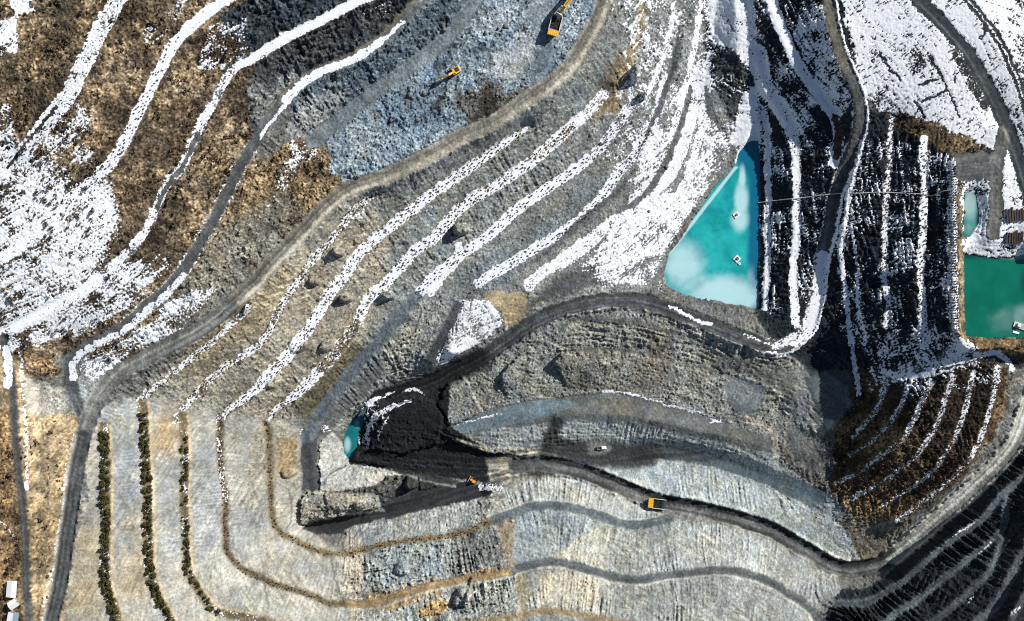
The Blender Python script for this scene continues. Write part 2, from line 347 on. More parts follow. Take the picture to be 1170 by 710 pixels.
zone([(475,700),(505,680),(515,688),(490,712)], (.38,.26,.13), 4); zone([(535,655),(585,645),(584,655),(540,664)], (.38,.25,.12), 3)
zone([(418,625),(500,610),(510,660),(430,676)], (.26,.285,.28), 8, st=.8); zone([(520,612),(565,600),(585,640),(540,655),(515,690)], (.20,.20,.185), 6, ro=.9)
zone([(555,585),(590,575),(600,600),(598,640),(620,690),(625,712),(600,700),(582,650),(570,610)], (.30,.245,.165), 4, ro=.4, st=.2)
zone([(588,585),(610,572),(700,580),(770,595),(860,600),(960,652),(955,850),(590,850),(605,680),(590,620)], (.285,.29,.265), 6, ro=.35, st=1.)
zone([(600,640),(650,585),(700,605),(690,655),(640,640)], (.36,.34,.275), 10); zone([(760,600),(860,610),(930,660),(880,670),(780,650)], (.33,.335,.31), 14, st=.7)
zone([(610,650),(690,660),(680,700),(620,695)], (.41,.365,.28), 12); zone([(700,670),(860,665),(900,710),(700,712)], (.29,.295,.27), 10)
zone([(590,580),(680,592),(690,600),(600,650),(585,640)], (.26,.285,.28), 6)
zone([(560,560),(640,542),(700,562),(760,590),(700,592),(640,575),(590,582),(560,600)], (.315,.32,.295), 4, ro=.35, st=.85)
zone([(500,505),(560,490),(640,478),(760,490),(880,510),(950,560),(985,640),(950,640),(880,600),(800,575),(740,560),(660,530),(560,525)], (.27,.295,.285), 4, ro=.3, st=.6)
zone([(720,505),(780,510),(860,535),(930,570),(940,590),(860,560),(780,535),(720,530)], (.13,.16,.17), 4, ro=.2, st=.3)
zone([(515,490),(560,477),(600,464),(640,454),(700,449),(760,461),(815,475),(872,492),(878,508),(830,500),(760,488),(700,482),(640,478),(580,486),(520,496)], (.16,.195,.21), 2.5, ro=.15, st=.1)
zone([(618,480),(630,456),(655,450),(676,452),(672,470),(650,480)], (.10,.108,.108), 3); zone([(700,452),(750,460),(760,480),(700,480)], (.145,.15,.14), 5)
zone([(498,450),(520,432),(560,412),(600,382),(650,358),(700,352),(770,365),(850,395),(910,410),(955,470),(940,520),(880,498),(815,474),(760,460),(700,447),(640,452),(560,476),(512,488)], (.25,.255,.225), 3, ro=.5, st=.6)
zone([(640,410),(700,402),(760,412),(770,455),(700,445),(640,448)], (.215,.20,.165), 6, ro=.4)
zone([(690,405),(725,405),(722,440),(692,444)], (.21,.20,.165), 8); zone([(500,455),(560,415),(590,400),(600,450),(520,485)], (.185,.18,.155), 8)
zone([(640,375),(700,370),(800,395),(840,420),(760,408),(700,398),(650,400)], (.205,.195,.16), 5, st=.8)
zone([(590,400),(612,390),(640,365),(650,375),(640,405),(625,445),(610,440)], (.23,.235,.215), 5)
zone([(800,430),(900,420),(940,470),(900,500),(840,480)], (.245,.245,.215), 8, ro=.4)
zone([(880,480),(950,470),(970,500),(960,570),(900,545)], (.17,.16,.14), 8, ro=.9)
zone([(915,405),(990,412),(988,460),(965,482),(940,478),(925,440)], (.06,.07,.075), 4, ro=.1, st=.1)  # hollow: the bank's shadow deepened in the soil colour
zone([(868,60),(880,0),(890,-130),(950,-130),(985,130),(1000,125),(1030,130),(1095,185),(1095,385),(1060,412),(1005,425),(995,440),(985,480),(972,420),(930,425),(880,388),(866,352)], (.026,.035,.043), 4, ro=.75, st=.5, ve=0)
zone([(985,425),(1050,430),(1130,412),(1153,420),(1150,470),(1112,540),(1040,600),(990,610),(950,560),(952,490)], (.115,.078,.042), 7, ro=.5, st=.3, ve=.8)
zone([(1000,440),(1140,415),(1145,450),(1110,520),(1060,530),(1040,480)], (.05,.036,.025), 14, ve=.7)
zone([(955,560),(1000,560),(1060,550),(1040,595),(990,605)], (.17,.115,.06), 12)
zone([(950,590),(1020,598),(1060,590),(1020,630),(1000,640),(960,640)], (.19,.165,.12), 8, ro=.4, ve=.2)
zone([(1040,590),(1110,535),(1145,490),(1155,500),(1100,560),(1030,615)], (.13,.13,.12), 5, ro=.3, ve=.2)
zone([(948,695),(958,672),(1000,668),(1012,655),(1030,640),(1062,615),(1110,572),(1165,520),(1300,420),(1300,850),(930,850)], (.028,.033,.038), 3, ro=.7, st=3.5, ve=0)
zone([(1125,640),(1200,560),(1300,520),(1300,850),(1060,850)], (.034,.038,.043), 8, ro=.7, st=.9)
zone([(790,-130),(1300,-130),(1300,420),(1160,420),(1095,400),(1095,185),(1000,125),(985,110),(950,-130)], (.05,.06,.06), 5, ro=.35, st=.15, ve=.5)
zone([(780,-130),(890,-130),(870,60),(868,130),(850,160),(820,110),(805,40)], (.075,.085,.085), 6, ro=.7, st=.3)
zone([(1002,126),(1032,129),(1073,142),(1103,158),(1135,164),(1128,171),(1090,176),(1046,156),(1019,140)], (.13,.095,.055), 3, ve=.7)
zone([(1088,175),(1136,175),(1140,205),(1090,206)], (.12,.125,.12), 2, ro=.05, st=0, ve=0)
zone([(1098,386),(1180,386),(1180,408),(1110,406)], (.17,.115,.06), 3, ve=.7)
zone([(1094,210),(1102,210),(1104,388),(1097,388)], (.24,.18,.11), 1.5)
# the pit walls, benches and floor in detail
zone([(498,450),(520,432),(560,412),(600,382),(650,358),(700,352),(770,365),(850,395),(910,410),(935,440),(950,480),(930,520),(890,505),(832,483),(784,467),(740,454),(692,447),(645,452),(600,460),(550,476),(512,488)], (.285,.285,.25), 2, op=.75, ro=.72, st=.25)
zone([(640,404),(675,401),(714,404),(760,414),(775,445),(745,452),(692,445),(642,446)], (.235,.215,.175), 3, op=.9); zone([(690,404),(722,406),(716,440),(692,440)], (.30,.285,.235), 8, op=.8)
zone([(650,366),(700,372),(745,380),(800,398),(840,420),(780,412),(720,398),(660,395)], (.30,.295,.255), 4, op=.8); zone([(740,375),(765,380),(768,420),(750,430),(742,400)], (.24,.195,.14), 6, op=.7)
zone([(827,436),(850,432),(875,445),(868,472),(845,474),(830,460)], (.215,.23,.225), 4, ro=.15); zone([(800,400),(850,408),(900,425),(925,445),(905,455),(860,432),(810,420)], (.20,.185,.15), 5, op=.7, ro=.35)
zone([(905,440),(930,440),(955,485),(940,500),(915,478)], (.32,.315,.28), 4, ro=.5, st=.2); zone([(900,485),(940,500),(955,530),(930,545),(898,515)], (.16,.16,.15), 5, ro=.4, st=.2)
zone([(513,489),(548,473),(603,458),(649,453),(692,449),(740,456),(784,469),(832,485),(879,500),(889,520),(836,509),(771,494),(705,486),(649,478),(603,487),(549,494)], (.165,.17,.155), 2, ro=.15, st=.15)
zone([(513,489),(548,473),(603,459),(650,455),(660,462),(620,476),(570,488),(530,494)], (.17,.215,.235), 2); zone([(690,455),(735,462),(735,480),(700,480)], (.15,.14,.12), 6)
zone([(560,490),(603,488),(649,479),(705,487),(771,495),(836,510),(890,528),(930,552),(925,560),(880,540),(836,522),(784,505),(718,500),(690,505),(650,492),(600,500),(570,512)], (.33,.35,.325), 2, ro=.35, st=.45)
zone([(718,500),(784,504),(849,521),(901,543),(948,563),(940,580),(915,574),(875,553),(814,533),(757,523),(720,515)], (.12,.155,.17), 2.5, ro=.12, st=.2)
zone([(668,522),(700,529),(757,524),(814,534),(875,554),(915,575),(955,592),(985,640),(950,645),(900,612),(840,588),(780,573),(720,556)], (.36,.385,.365), 2.5, ro=.35, st=1.)
zone([(885,425),(925,418),(955,480),(950,500),(905,480)], None, 5, ro=.25, st=.02); zone([(918,432),(945,425),(968,440),(975,465),(955,482),(935,478)], (.11,.13,.135), 3, ro=.1, st=.1)  # hollow floor, darkened to deepen the same shadow
zone([(427,400),(445,372),(478,345),(520,352),(505,385),(492,410),(455,440),(420,460),(385,490),(372,486),(405,440)], (.275,.275,.245), 3, ro=.8, st=.9)
zone([(440,400),(470,370),(480,378),(450,410),(430,430)], (.33,.31,.25), 5, op=.8)
# coal
zone([(426,447),(470,438),(500,422),(516,428),(513,455),(511,482),(528,496),(558,512),(590,514),(600,530),(590,545),(555,552),(500,545),(430,534),(396,527),(390,512),(398,486),(416,466)], COAL, 2, ro=.55, st=.3, ve=0)
zone([(430,535),(500,543),(530,552),(500,570),(440,585),(432,570)], (.045,.046,.047), 3, ro=.4); zone([(438,590),(440,580),(480,560),(530,552),(565,556),(562,566),(500,580),(440,594)], (.030,.031,.033), 2, ro=.15, st=.1)
zone([(344,604),(360,597),(400,589),(438,584),(440,592),(405,600),(385,612),(360,610)], (.035,.036,.037), 2, ro=.15)
zone([(366,505),(380,492),(393,508),(400,529),(445,538),(470,545),(430,555),(366,563)], (.36,.355,.32), 1.5, ro=.45, st=.5)
zone([(344,502),(361,500),(365,562),(346,560)], (.075,.078,.08), 1.5, ro=.1, st=0)
zone([(342,570),(350,562),(400,562),(432,566),(434,582),(400,588),(360,596),(343,600)], (.31,.295,.25), 2, ro=.8)
zone([(365,563),(430,556),(440,545),(470,542),(470,555),(440,575),(432,566),(400,563)], (.085,.085,.08), 3, ro=.9, st=1.2)
zone([(520,500),(560,512),(610,513),(605,520),(560,517),(530,506)], (.27,.25,.20), 2.5, ro=.6)
zone([(555,525),(620,515),(625,545),(590,555),(560,550)], (.245,.225,.185), 6, ro=.2)
zone([(615,520),(625,490),(632,472),(645,478),(640,500),(668,505),(690,503),(720,507),(755,508),(760,520),(745,533),(700,536),(660,530),(630,545)], (.022,.023,.024), 8, op=.9, ro=.3)
zone([(670,506),(690,503),(700,512),(690,520),(672,520)], (.24,.23,.205), 4, op=.8)
zone([(605,545),(615,520),(625,520),(620,548)], (.025,.026,.027), 7, op=.85); zone([(740,507),(780,512),(830,525),(800,528),(750,525)], (.05,.052,.054), 5, op=.7)
zone([(600,470),(560,480),(540,500),(600,478)], (.10,.11,.12), 6, op=.4)
zone([(551,334),(575,331),(604,333),(606,351),(592,370),(580,374),(574,356),(560,345)], (.38,.30,.19), 2.5, ro=.2, st=.1)
zone([(600,350),(640,318),(680,300),(690,325),(640,340)], (.085,.09,.09), 5, op=.8, ro=.3); zone([(715,333),(745,330),(765,352),(740,355)], (.10,.10,.095), 4)
zone([(724,332),(735,335),(732,342),(725,340)], (.34,.27,.17), 2); zone([(734,348),(748,350),(745,358),(735,356)], (.28,.24,.17), 2)
zone([(360,495),(395,450),(430,410),(440,418),(420,450),(392,478),(372,500)], (.12,.125,.125), 5, op=.7, ro=.3)
zone([(495,412),(510,385),(527,350),(516,372),(500,415)], (.09,.095,.10), 3)
for (a, b, r) in ((345,490,6),(120,20,0),(600,20,0)): pass
# snow fields (cover 0..1)
zone([(-130,150),(30,170),(95,215),(130,200),(140,250),(120,300),(100,330),(40,360),(-130,390)], sn=.66, f=16)
zone([(-130,215),(30,205),(60,235),(40,280),(-130,300)], sn=.76, f=14)
zone([(80,320),(180,285),(200,300),(150,350),(90,385),(20,400),(-130,410),(-130,380)], sn=.66, f=10)
zone([(150,380),(220,330),(250,330),(200,385),(130,425),(95,440),(85,410)], sn=.58, f=6)
zone([(-130,20),(22,25),(22,60),(-130,80)], sn=.68, f=5); zone([(14,0),(38,-20),(40,15),(16,22)], sn=.65, f=5)
zone([(240,30),(285,20),(280,80),(225,80)], sn=.48, f=6); zone([(190,0),(220,0),(180,60),(165,40)], sn=.34, f=8)
zone([(40,150),(100,120),(110,140),(60,190)], sn=.5, f=14); zone([(0,120),(20,120),(18,160),(-10,170)], sn=.5, f=10)
zone([(85,170),(110,165),(105,190),(80,190)], sn=.5, f=6)
zone([(310,235),(330,215),(345,180),(352,160),(340,160),(320,200),(300,240)], sn=.45, f=5); zone([(330,160),(370,160),(365,185),(335,185)], sn=.42, f=6)
zone([(390,20),(440,0),(470,-20),(430,45),(385,70)], sn=.12, f=6)
zone([(540,0),(600,-20),(620,60),(560,110),(420,190),(400,170),(470,120)], sn=.10, f=14); zone([(585,40),(605,30),(612,60),(590,75)], (.52,.53,.52), 6)
zone([(640,-20),(680,-20),(660,40),(640,70)], sn=.30, f=10)
zone([(690,0),(860,-20),(830,110),(845,160),(755,300),(740,335),(690,330),(660,305),(720,230),(700,180),(740,90)], sn=.36, f=10)
zone([(670,300),(720,240),(790,215),(790,240),(755,290),(740,325),(700,325)], sn=.70, f=6)
zone([(735,155),(760,110),(800,70),(815,110),(780,170),(740,230),(720,235)], sn=.62, f=8)
zone([(725,330),(750,318),(765,335),(740,332)], sn=.3, f=4)
zone([(705,105),(730,60),(745,70),(735,130),(700,190),(690,170)], sn=.30, f=6)
zone([(815,110),(825,40),(845,70),(862,110),(840,130)], sn=.27, f=6); zone([(805,120),(800,180),(770,230),(760,280),(800,230),(840,160)], sn=.60, f=6)
zone([(808,-20),(872,-20),(870,60),(865,95),(845,65),(815,45)], sn=.88, f=5)
zone([(845,110),(866,95),(880,130),(872,165),(840,190),(838,160)], sn=.86, f=4)
zone([(860,-20),(885,-20),(905,60),(940,115),(930,130),(890,90),(865,60)], sn=.40, f=6)
zone([(895,-20),(945,-20),(975,110),(960,140),(925,80),(900,30)], sn=.62, f=6); zone([(898,-20),(940,-20),(935,25),(905,30)], sn=.35, f=6)
zone([(868,60),(900,110),(950,170),(945,230),(930,340),(905,390),(868,345)], sn=.27, f=6)
zone([(868,95),(905,150),(960,190),(955,165),(900,100)], sn=.45, f=6)
zone([(952,240),(985,150),(1095,180),(1095,390),(1050,410),(1000,420),(960,380)], sn=.30, f=6)
zone([(1018,210),(1045,205),(1045,300),(1020,300)], sn=.36, f=6); zone([(985,170),(1008,150),(1006,380),(985,370)], sn=.27, f=5)
zone([(955,-20),(1300,-20),(1300,290),(1140,290),(1150,180),(1105,158),(1060,138),(1000,125),(988,110)], sn=.83, f=5)
zone([(1150,0),(1300,-20),(1300,120),(1180,100),(1150,40)], sn=.66, f=10); zone([(1060,90),(1100,70),(1130,130),(1130,160),(1080,140)], sn=.70, f=8)
zone([(1005,60),(1050,70),(1060,130),(990,115)], sn=.73, f=8)
zone([(1098,205),(1140,205),(1142,230),(1122,292),(1100,290)], sn=.72, f=3); zone([(1128,265),(1180,265),(1180,296),(1105,292)], sn=.74, f=3)
zone([(1145,160),(1180,200),(1180,290),(1143,290)], sn=.70, f=3)
zone([(1002,415),(1012,380),(1060,365),(1090,385),(1125,402),(1120,420),(1080,428),(1050,436),(1000,442)], sn=.50, f=9)
zone([(990,420),(1010,405),(1020,430),(1000,450),(990,445)], sn=.45, f=5)
zone([(1000,440),(1140,415),(1140,440),(1000,460)], sn=.25, f=6)
zone([(506,417),(490,410),(508,375),(527,344),(557,340),(577,368),(550,392),(533,400),(515,412)], sn=.72, f=3)
zone([(406,508),(406,485),(418,464),(445,450),(470,450),(450,470),(436,490),(432,510)], sn=.30, f=4)
zone([(340,490),(370,478),(378,492),(345,505)], sn=.62, f=3); zone([(545,553),(575,551),(576,562),(548,562)], sn=.5, f=2)
zone([(790,467),(830,475),(870,490),(878,500),(840,492)], sn=.30, f=3); zone([(786,468),(810,470),(830,482),(812,484)], sn=.5, f=3)
zone([(395,235),(420,232),(412,250),(394,255)], sn=.55, f=4)

# machine tracks and worked ground
zone([(622,42),(640,40),(632,75),(622,98),(606,98),(612,70)], (.15,.185,.21), 3, ro=.25); zone([(600,10),(625,-10),(645,10),(640,45),(618,48),(606,35)], (.22,.25,.27), 5, ro=.4)
zone([(560,60),(600,40),(612,70),(590,95),(565,90)], (.36,.38,.385), 8, ro=.6); zone([(490,85),(500,75),(512,92),(500,108),(485,105)], (.17,.21,.24), 5)
# benches, roads, tracks: lightly warped layer
soilL = np.zeros((RH, RW, 3)); maskL = np.zeros((RH, RW)); snowL = np.full((RH, RW), -1.); flat = np.zeros((RH, RW)); cls = np.zeros((RH, RW), np.int32)
DIST = {}
def signed(pts, rmax):
    d = np.full((RH, RW), 1e3, np.float32); sg = np.zeros((RH, RW), np.float32)
    P = catmull([p[:2] for p in pts], 5)
    for a, b in zip(P[:-1], P[1:]):
        i0 = max(0, int(min(a[0], b[0]) - rmax + P0)); i1 = min(RW, int(max(a[0], b[0]) + rmax + P0) + 1)
        j0 = max(0, int(min(a[1], b[1]) - rmax + P0)); j1 = min(RH, int(max(a[1], b[1]) + rmax + P0) + 1)
        if i0 >= i1 or j0 >= j1: continue
        X = ru[j0:j1, i0:i1]; Y = rv[j0:j1, i0:i1]; dd = b - a
        t = np.clip(((X - a[0]) * dd[0] + (Y - a[1]) * dd[1]) / max(dd @ dd, 1e-9), 0, 1)
        q = np.hypot(X - a[0] - t * dd[0], Y - a[1] - t * dd[1]); m = q < d[j0:j1, i0:i1]
        d[j0:j1, i0:i1][m] = q[m]; sg[j0:j1, i0:i1][m] = np.sign(dd[0] * (Y - a[1]) - dd[1] * (X - a[0]))[m]
    return d * sg, d
def ruts(pts, hw, amp=.25, seed=0, tgt=None, f=1.):
    r = np.random.default_rng(seed); sd_, d = signed(pts, hw + 4)
    g = np.arange(-hw - 4, hw + 6, 1.5); p1 = r.standard_normal(len(g)); p2 = r.standard_normal(len(g))
    along_ = .5 + .5 * np.sin(ru / 37. + rv / 53. + seed)
    k = np.interp(sd_, g, p1) * along_ + np.interp(sd_, g, p2) * (1 - along_)
    m = np.clip((hw + f - d) / (2 * f), 0, 1)
    T = soilL if tgt is None else tgt
    T *= np.exp(amp * k * m)[..., None]
def line(key, hw, colour=None, sn=None, fl=.9, c=0, f=1.5, op=1., pts=None, off=0.):
    p = pts if pts is not None else L[key][0]
    if off:
        q = catmull([x[:2] for x in p], 5); t = np.gradient(q, axis=0); t /= np.linalg.norm(t, axis=1)[:, None] + 1e-9
        p = (q + np.c_[-t[:, 1], t[:, 0]] * off)
        p = p[::3]
    m = lmask(p, hw, f)
    if colour is not None:
        soilL[:] = soilL * (1 - m[..., None] * op) + np.array(colour) * m[..., None] * op
        maskL[:] = np.maximum(maskL, m * op) if op < 1 else np.maximum(maskL, m)
    if sn is not None: snowL[:] = np.where(m > .5, sn, snowL)
    flat[:] = np.maximum(flat, m * fl)
    if c: cls[m > .5] = c
def tline(p, hw, colour, sn, fl, f=1.5, n=6):
    q = catmull([x[:2] for x in p], 3); a_ = np.concatenate([[0], np.cumsum(np.linalg.norm(np.diff(q, axis=0), axis=1))])
    k_ = max(2 * n + 2, int(a_[-1] / 12)); t_ = np.linspace(0, a_[-1], k_); q = np.c_[np.interp(t_, a_, q[:, 0]), np.interp(t_, a_, q[:, 1])]
    line(None, hw, colour, sn, fl, pts=q[n - 1:len(q) - n + 1], f=f)
    for i in range(n - 1):
        w = hw * (.25 + .75 * (i + 1) / n)
        line(None, w, colour, sn, fl, pts=q[i:i + 2], f=f); line(None, w, colour, sn, fl, pts=q[len(q) - i - 2:len(q) - i], f=f)
#LINES
ASPH = (.085, .09, .092); DIRT = (.25, .225, .18)
line('R0', 10, None, .70, .5, f=4); line('R1', 6.5, (.25,.22,.18), .78, .5, f=2)
line('R2', 5.5, (.13,.13,.125), .62, .8, 3); line('R3', 6.5, (.115,.122,.124), .05, .9, 4, f=1)
q = [p for p in L['R3'][0] if 160 < p[1] < 400]; line(None, 1.4, (.2,.19,.16), .46, .3, pts=q, off=7.4, f=1); line(None, 1.2, (.2,.19,.16), .42, .3, pts=q, off=-7.4, f=1); line('GR', 8.5, (.165,.19,.20), .06, .9, 5)
line('S0', 10, (.29,.26,.205), .0, .95, 1, f=.8); line('S0', 3, (.40,.365,.29), None, .9, off=-3.5, op=.7); line('S0', 2.2, (.15,.145,.125), None, .9, off=5, op=.8); line('S0', 1.2, (.17,.16,.135), None, .9, off=0, op=.6)
q = [p for p in L['S0'][0] if p[1] > 330]
line(None, 9, (.155,.158,.15), .0, .95, 1, pts=q, f=.8); line(None, 1.6, (.36,.34,.28), None, .9, pts=q, off=2.5, op=.8); line(None, 1., (.25,.24,.21), None, .9, pts=q, off=-3, op=.7); line(None, 1, (.08,.08,.08), None, .9, pts=q, off=-8.6, op=.8)
q = [p for p in L['S0'][0] if p[1] > 480]; line(None, 8.5, (.085,.092,.092), .0, .95, 1, pts=q, f=.8); line(None, .9, (.19,.19,.18), None, .9, pts=q, off=1, op=.7); line(None, 1.6, (.33,.31,.27), None, .9, pts=q, off=8.5, op=.9)
q = [p for p in L['R3'][0] if p[1] < 160]; line(None, 7.5, (.17,.175,.178), None, .9, pts=q, f=1); line(None, 1.5, (.2,.16,.11), None, .9, pts=q, off=5, f=1)
q = [p for p in L['R3'][0] if 20 < p[1] < 55]; line(None, 2.2, None, .9, pts=q, off=-2)
q = [p for p in L['R3'][0] if 44 < p[1] < 125]; line(None, 5, None, .86, pts=q, off=-1)
q = [p for p in L['R3'][0] if 98 < p[1] < 170]; line(None, 2.2, None, .8, pts=q, off=-3.5)
q = [p for p in L['R3'][0] if 300 < p[1] < 440]; line(None, 4.5, None, .72, pts=q, off=-3.5); line(None, 1.5, None, .1, pts=q, off=1.5)
q = [p for p in L['R2'][0] if p[1] < 75]; line(None, 6, None, .92, pts=q)
q = [p for p in L['R2'][0] if 140 < p[1] < 245]; line(None, 2.5, None, .1, pts=q, off=-1)
q = [p for p in L['R2'][0] if p[1] > 300]; line(None, 7, None, .80, pts=q)
q = [p for p in L['R1'][0] if p[1] < 110]; line(None, 6.5, None, .93, pts=q)
line(None, 1.5, (.05,.055,.05), .0, .5, pts=[(64,122),(45,145),(25,170),(8,192)])
line('A', 4, (.22,.18,.11), .55, .5, f=2.5); line('B', 4.5, (.24,.19,.11), .56, .4, f=3); tline(L['C'][0], 7, (.26,.20,.12), .62, .4, f=2.5); tline(L['D'][0], 7, (.26,.20,.12), .60, .4, f=2.5); tline(L['C'][0], 5, None, .88, .6); tline(L['D'][0], 5, None, .86, .6)
q = [p for p in L['D'][0] if 365 < p[1] < 425]; line(None, 6, (.2,.16,.09), .42, .4, pts=q, f=2.5)
q = [p for p in L['D'][0] if p[1] < 185]; line(None, 7, None, .62, pts=q)
q = [p for p in L['E'][0] if p[1] < 345]; line(None, 6, (.2,.2,.19), .90, .6, pts=q, f=1.5)
q = [p for p in L['E'][0] if p[1] < 195]; line(None, 6, None, .58, pts=q)
q = [p for p in L['E'][0] if p[1] > 335]; line(None, 7.5, (.135,.158,.172), .04, .8, pts=q, f=2)
q = [p for p in L['F'][0] if 90 < p[1] < 345]; line(None, 6, None, .82, .5, pts=q, f=2)
q = [p for p in L['F'][0] if 100 < p[1] < 225]; line(None, 6, None, .60, .3, pts=q)
q = [p for p in L['F'][0] if p[1] > 330]; line(None, 5.5, (.08,.085,.09), .0, .8, pts=q, f=2)
q = [p for p in L['G'][0] if p[1] > 90]; line(None, 6.5, None, .80, .5, pts=q, f=2)
line(None, 4.5, None, .8, .4, pts=[(492,335),(505,318),(520,300),(524,282)])
for q, h_, s_ in (([(772,-5),(762,50),(746,95),(735,120)], 3, .68), ([(802,-5),(792,60),(777,120),(766,160)], 3.5, .72), ([(812,60),(806,110),(800,150),(788,195),(770,225)], 4, .78), ([(735,150),(715,190),(690,225),(655,255)], 2.5, .7), ([(757,190),(730,228),(700,252),(655,292),(630,312)], 3, .72), ([(700,258),(672,285),(640,308)], 2.5, .7), ([(715,60),(722,95),(716,120)], 3, .55), ([(745,0),(738,40),(742,70)], 4, .6)):
    tline(q, h_, None, s_, .3, n=3)
for q in ([(790,100),(776,150),(758,190),(735,225),(700,245)], [(777,30),(768,80),(755,120),(738,155)], [(728,190),(700,225),(665,252),(630,285)], [(806,100),(812,130),(830,150)], [(690,235),(650,268),(610,300)]):
    tline(q, 3.5, (.13,.14,.14), .06, .2, n=3)
line('X1', 4, None, .82, .4, f=2); line('X2', 5, None, .80, .5, f=2); line('X3', 6.5, None, .92, .8, f=1.5)
line(None, 5, (.13,.09,.05), .15, .4, pts=[(954,135),(958,150),(957,180)])
q = [p for p in L['X2'][0] if p[1] < 165]; line(None, 9, None, .80, pts=q, f=4)
line('RR', 7, (.11,.11,.108), .02, .95, 6); q = [p for p in L['RR'][0] if p[1] < 80]; line(None, 7, (.15,.135,.11), .02, .9, 6, pts=q)
q = [p for p in L['RR'][0] if 262 < p[1] < 391]; line(None, 6.5, (.11,.11,.108), .93, .9, 6, pts=q); line(None, 5, None, .60, .9, pts=[(920,378),(905,388),(887,396)])
line('RR', 1.6, None, .95, .5, off=-8.5); line('RR', 1.2, (.15,.115,.07), .55, .5, off=8)
line('Y1', 3, None, .75, .3, f=2); line('Y1', 2, None, .7, .3, pts=[(972,255),(979,300),(980,346),(986,375),(988,394)])
line('Y2', 3.5, (.16,.12,.07), .68, .4, f=2); line('Y3', 4.5, (.16,.13,.09), .88, .4, f=2); line('CR', 5.5, (.16,.13,.09), .66, .4, pts=[(1088,188),(1088,240),(1088,300),(1090,350),(1092,385),(1104,396)])
line('SH', 3.5, None, .74, .6, f=2.5); line(None, 1.2, (.05,.05,.05), .1, .5, pts=[(1070,424),(1100,416),(1128,408)])
for k, s in (('a1',.66),('a2',.66),('a3',.68),('a4',.66),('a5',.68),('a6',.66)):
    q = L[k][0]; line(None, 3.2, (.2,.14,.075), s, .4, pts=q[:max(3, len(q) - 3)], f=2)
    line(None, 2.5, (.24,.175,.10), .5, .4, pts=q[-4:], f=2)
line('HR', 9.5, (.10,.10,.098), .0, .97, 2, f=.8)
q = [p for p in L['HR'][0] if p[0] > 1010]; line(None, 12, (.36,.35,.30), .0, .97, 2, pts=q, f=1); line(None, 2.5, (.43,.41,.34), None, .9, pts=q, off=2, op=.7); line(None, .8, (.12,.12,.11), None, .9, pts=q, off=-4, op=.8); line(None, 1.2, (.22,.21,.19), None, .9, pts=q, off=7, op=.6)
q = [p for p in L['HR'][0] if 600 < p[0] < 1030]; line(None, 4, (.022,.022,.023), None, .9, pts=q, off=5.5, op=.85); line(None, 1.2, (.2,.195,.18), None, .9, pts=q, off=-2.5, op=.7)  # dark north strip: coal dust and the berm's shadow painted together
line('HR', 2.2, (.27,.25,.21), None, .9, pts=[(700,560),(760,583),(830,600),(880,618),(930,643)], op=.5)
line('UR', 8.5, (.072,.077,.08), .0, .97, 7, f=.8); line('UR', 2, (.13,.13,.125), None, .9, off=2, op=.6)
q = [p for p in L['UR'][0] if p[0] < 560]; line(None, 13, (.02,.02,.021), .0, .9, 7, pts=q, f=4)
line(None, 2, None, .85, .3, pts=[(766,349),(785,361),(798,367),(812,371)]); line(None, 1, None, .8, .3, pts=[(850,381),(866,388),(880,393)])
line(None, 1.3, (.075,.075,.07), None, .3, pts=L['ML'][0], f=2, op=.7); line(None, 3, (.085,.088,.088), None, .5, pts=L['MLa'][0], f=2, op=.7)
line(None, 1.5, None, .78, .3, pts=[(690,448),(715,449),(740,455),(770,464),(800,472)]); line(None, 1.2, None, .5, .3, pts=[(520,486),(545,480),(575,472)])
line('b1', 5.5, (.125,.145,.15), .0, .9, f=1); line('b2', 5, (.125,.135,.132), .0, .9, f=1)
line('b1', 1, (.36,.355,.32), None, .9, f=.8, off=-6.2); line('b2', 1, (.40,.385,.33), None, .9, f=.8, off=5.8)
q = [p for p in L['b2'][0] if p[0] < 600]; line(None, 4, (.34,.235,.12), .0, .6, pts=q, f=2)
line('b3', 4, (.30,.225,.13), .0, .6, f=2.5)
line('V1', 4, (.20,.155,.09), .0, .5, f=2); line('V2', 4, (.17,.13,.075), .0, .5, f=2); line('V3', 5, (.2,.15,.085), .28, .5, f=2); line('V4', 6, (.2,.15,.085), .30, .5, f=1.5); line('V5', 6.5, (.22,.165,.09), .32, .5, f=1.5)
q = [p for p in L['V2'][0] if p[1] < 580]; line(None, 3.5, None, .46, .3, pts=q)
for k in ('V3','V4','V5'): line(k, 1.2, (.46,.36,.22), .0, .3, off=-6.5 if k != 'V5' else -7.5, f=1.5)
line('SR', 5, (.085,.085,.08), .05, .95, 8); line('SR', 1.2, (.16,.155,.14), None, .9, off=1, op=.6); line(None, 2, None, .6, .3, pts=[(24,402),(25,440),(28,470),(30,500),(31,560)]); line(None, 5, None, .75, .3, pts=[(8,400),(10,420),(9,440)])
line(None, 1.2, None, .75, .2, pts=[(0,596),(8,602),(15,612)])
q = [p for p in L['S0'][0] if p[1] > 480]; line(None, 2, None, .35, .5, pts=q, off=10)
line('TR', 8.5, (.045,.056,.062), .05, .97, 9, f=1); line('TR', 2, (.075,.09,.095), .12, .9, off=1, op=.6)
line('TR2', 8, (.135,.135,.125), .03, .97, 10); line('TR2', 1.5, (.19,.185,.17), None, .9, off=-2, op=.6); line('PF', 9.5, (.12,.122,.118), .03, .95, 10)
line('TR3', 1.9, (.035,.045,.05), .1, .9, off=2.6); line('TR3', 1.9, (.035,.045,.05), .1, .9, off=-2.6); line('TR3', .8, None, .9, .9)
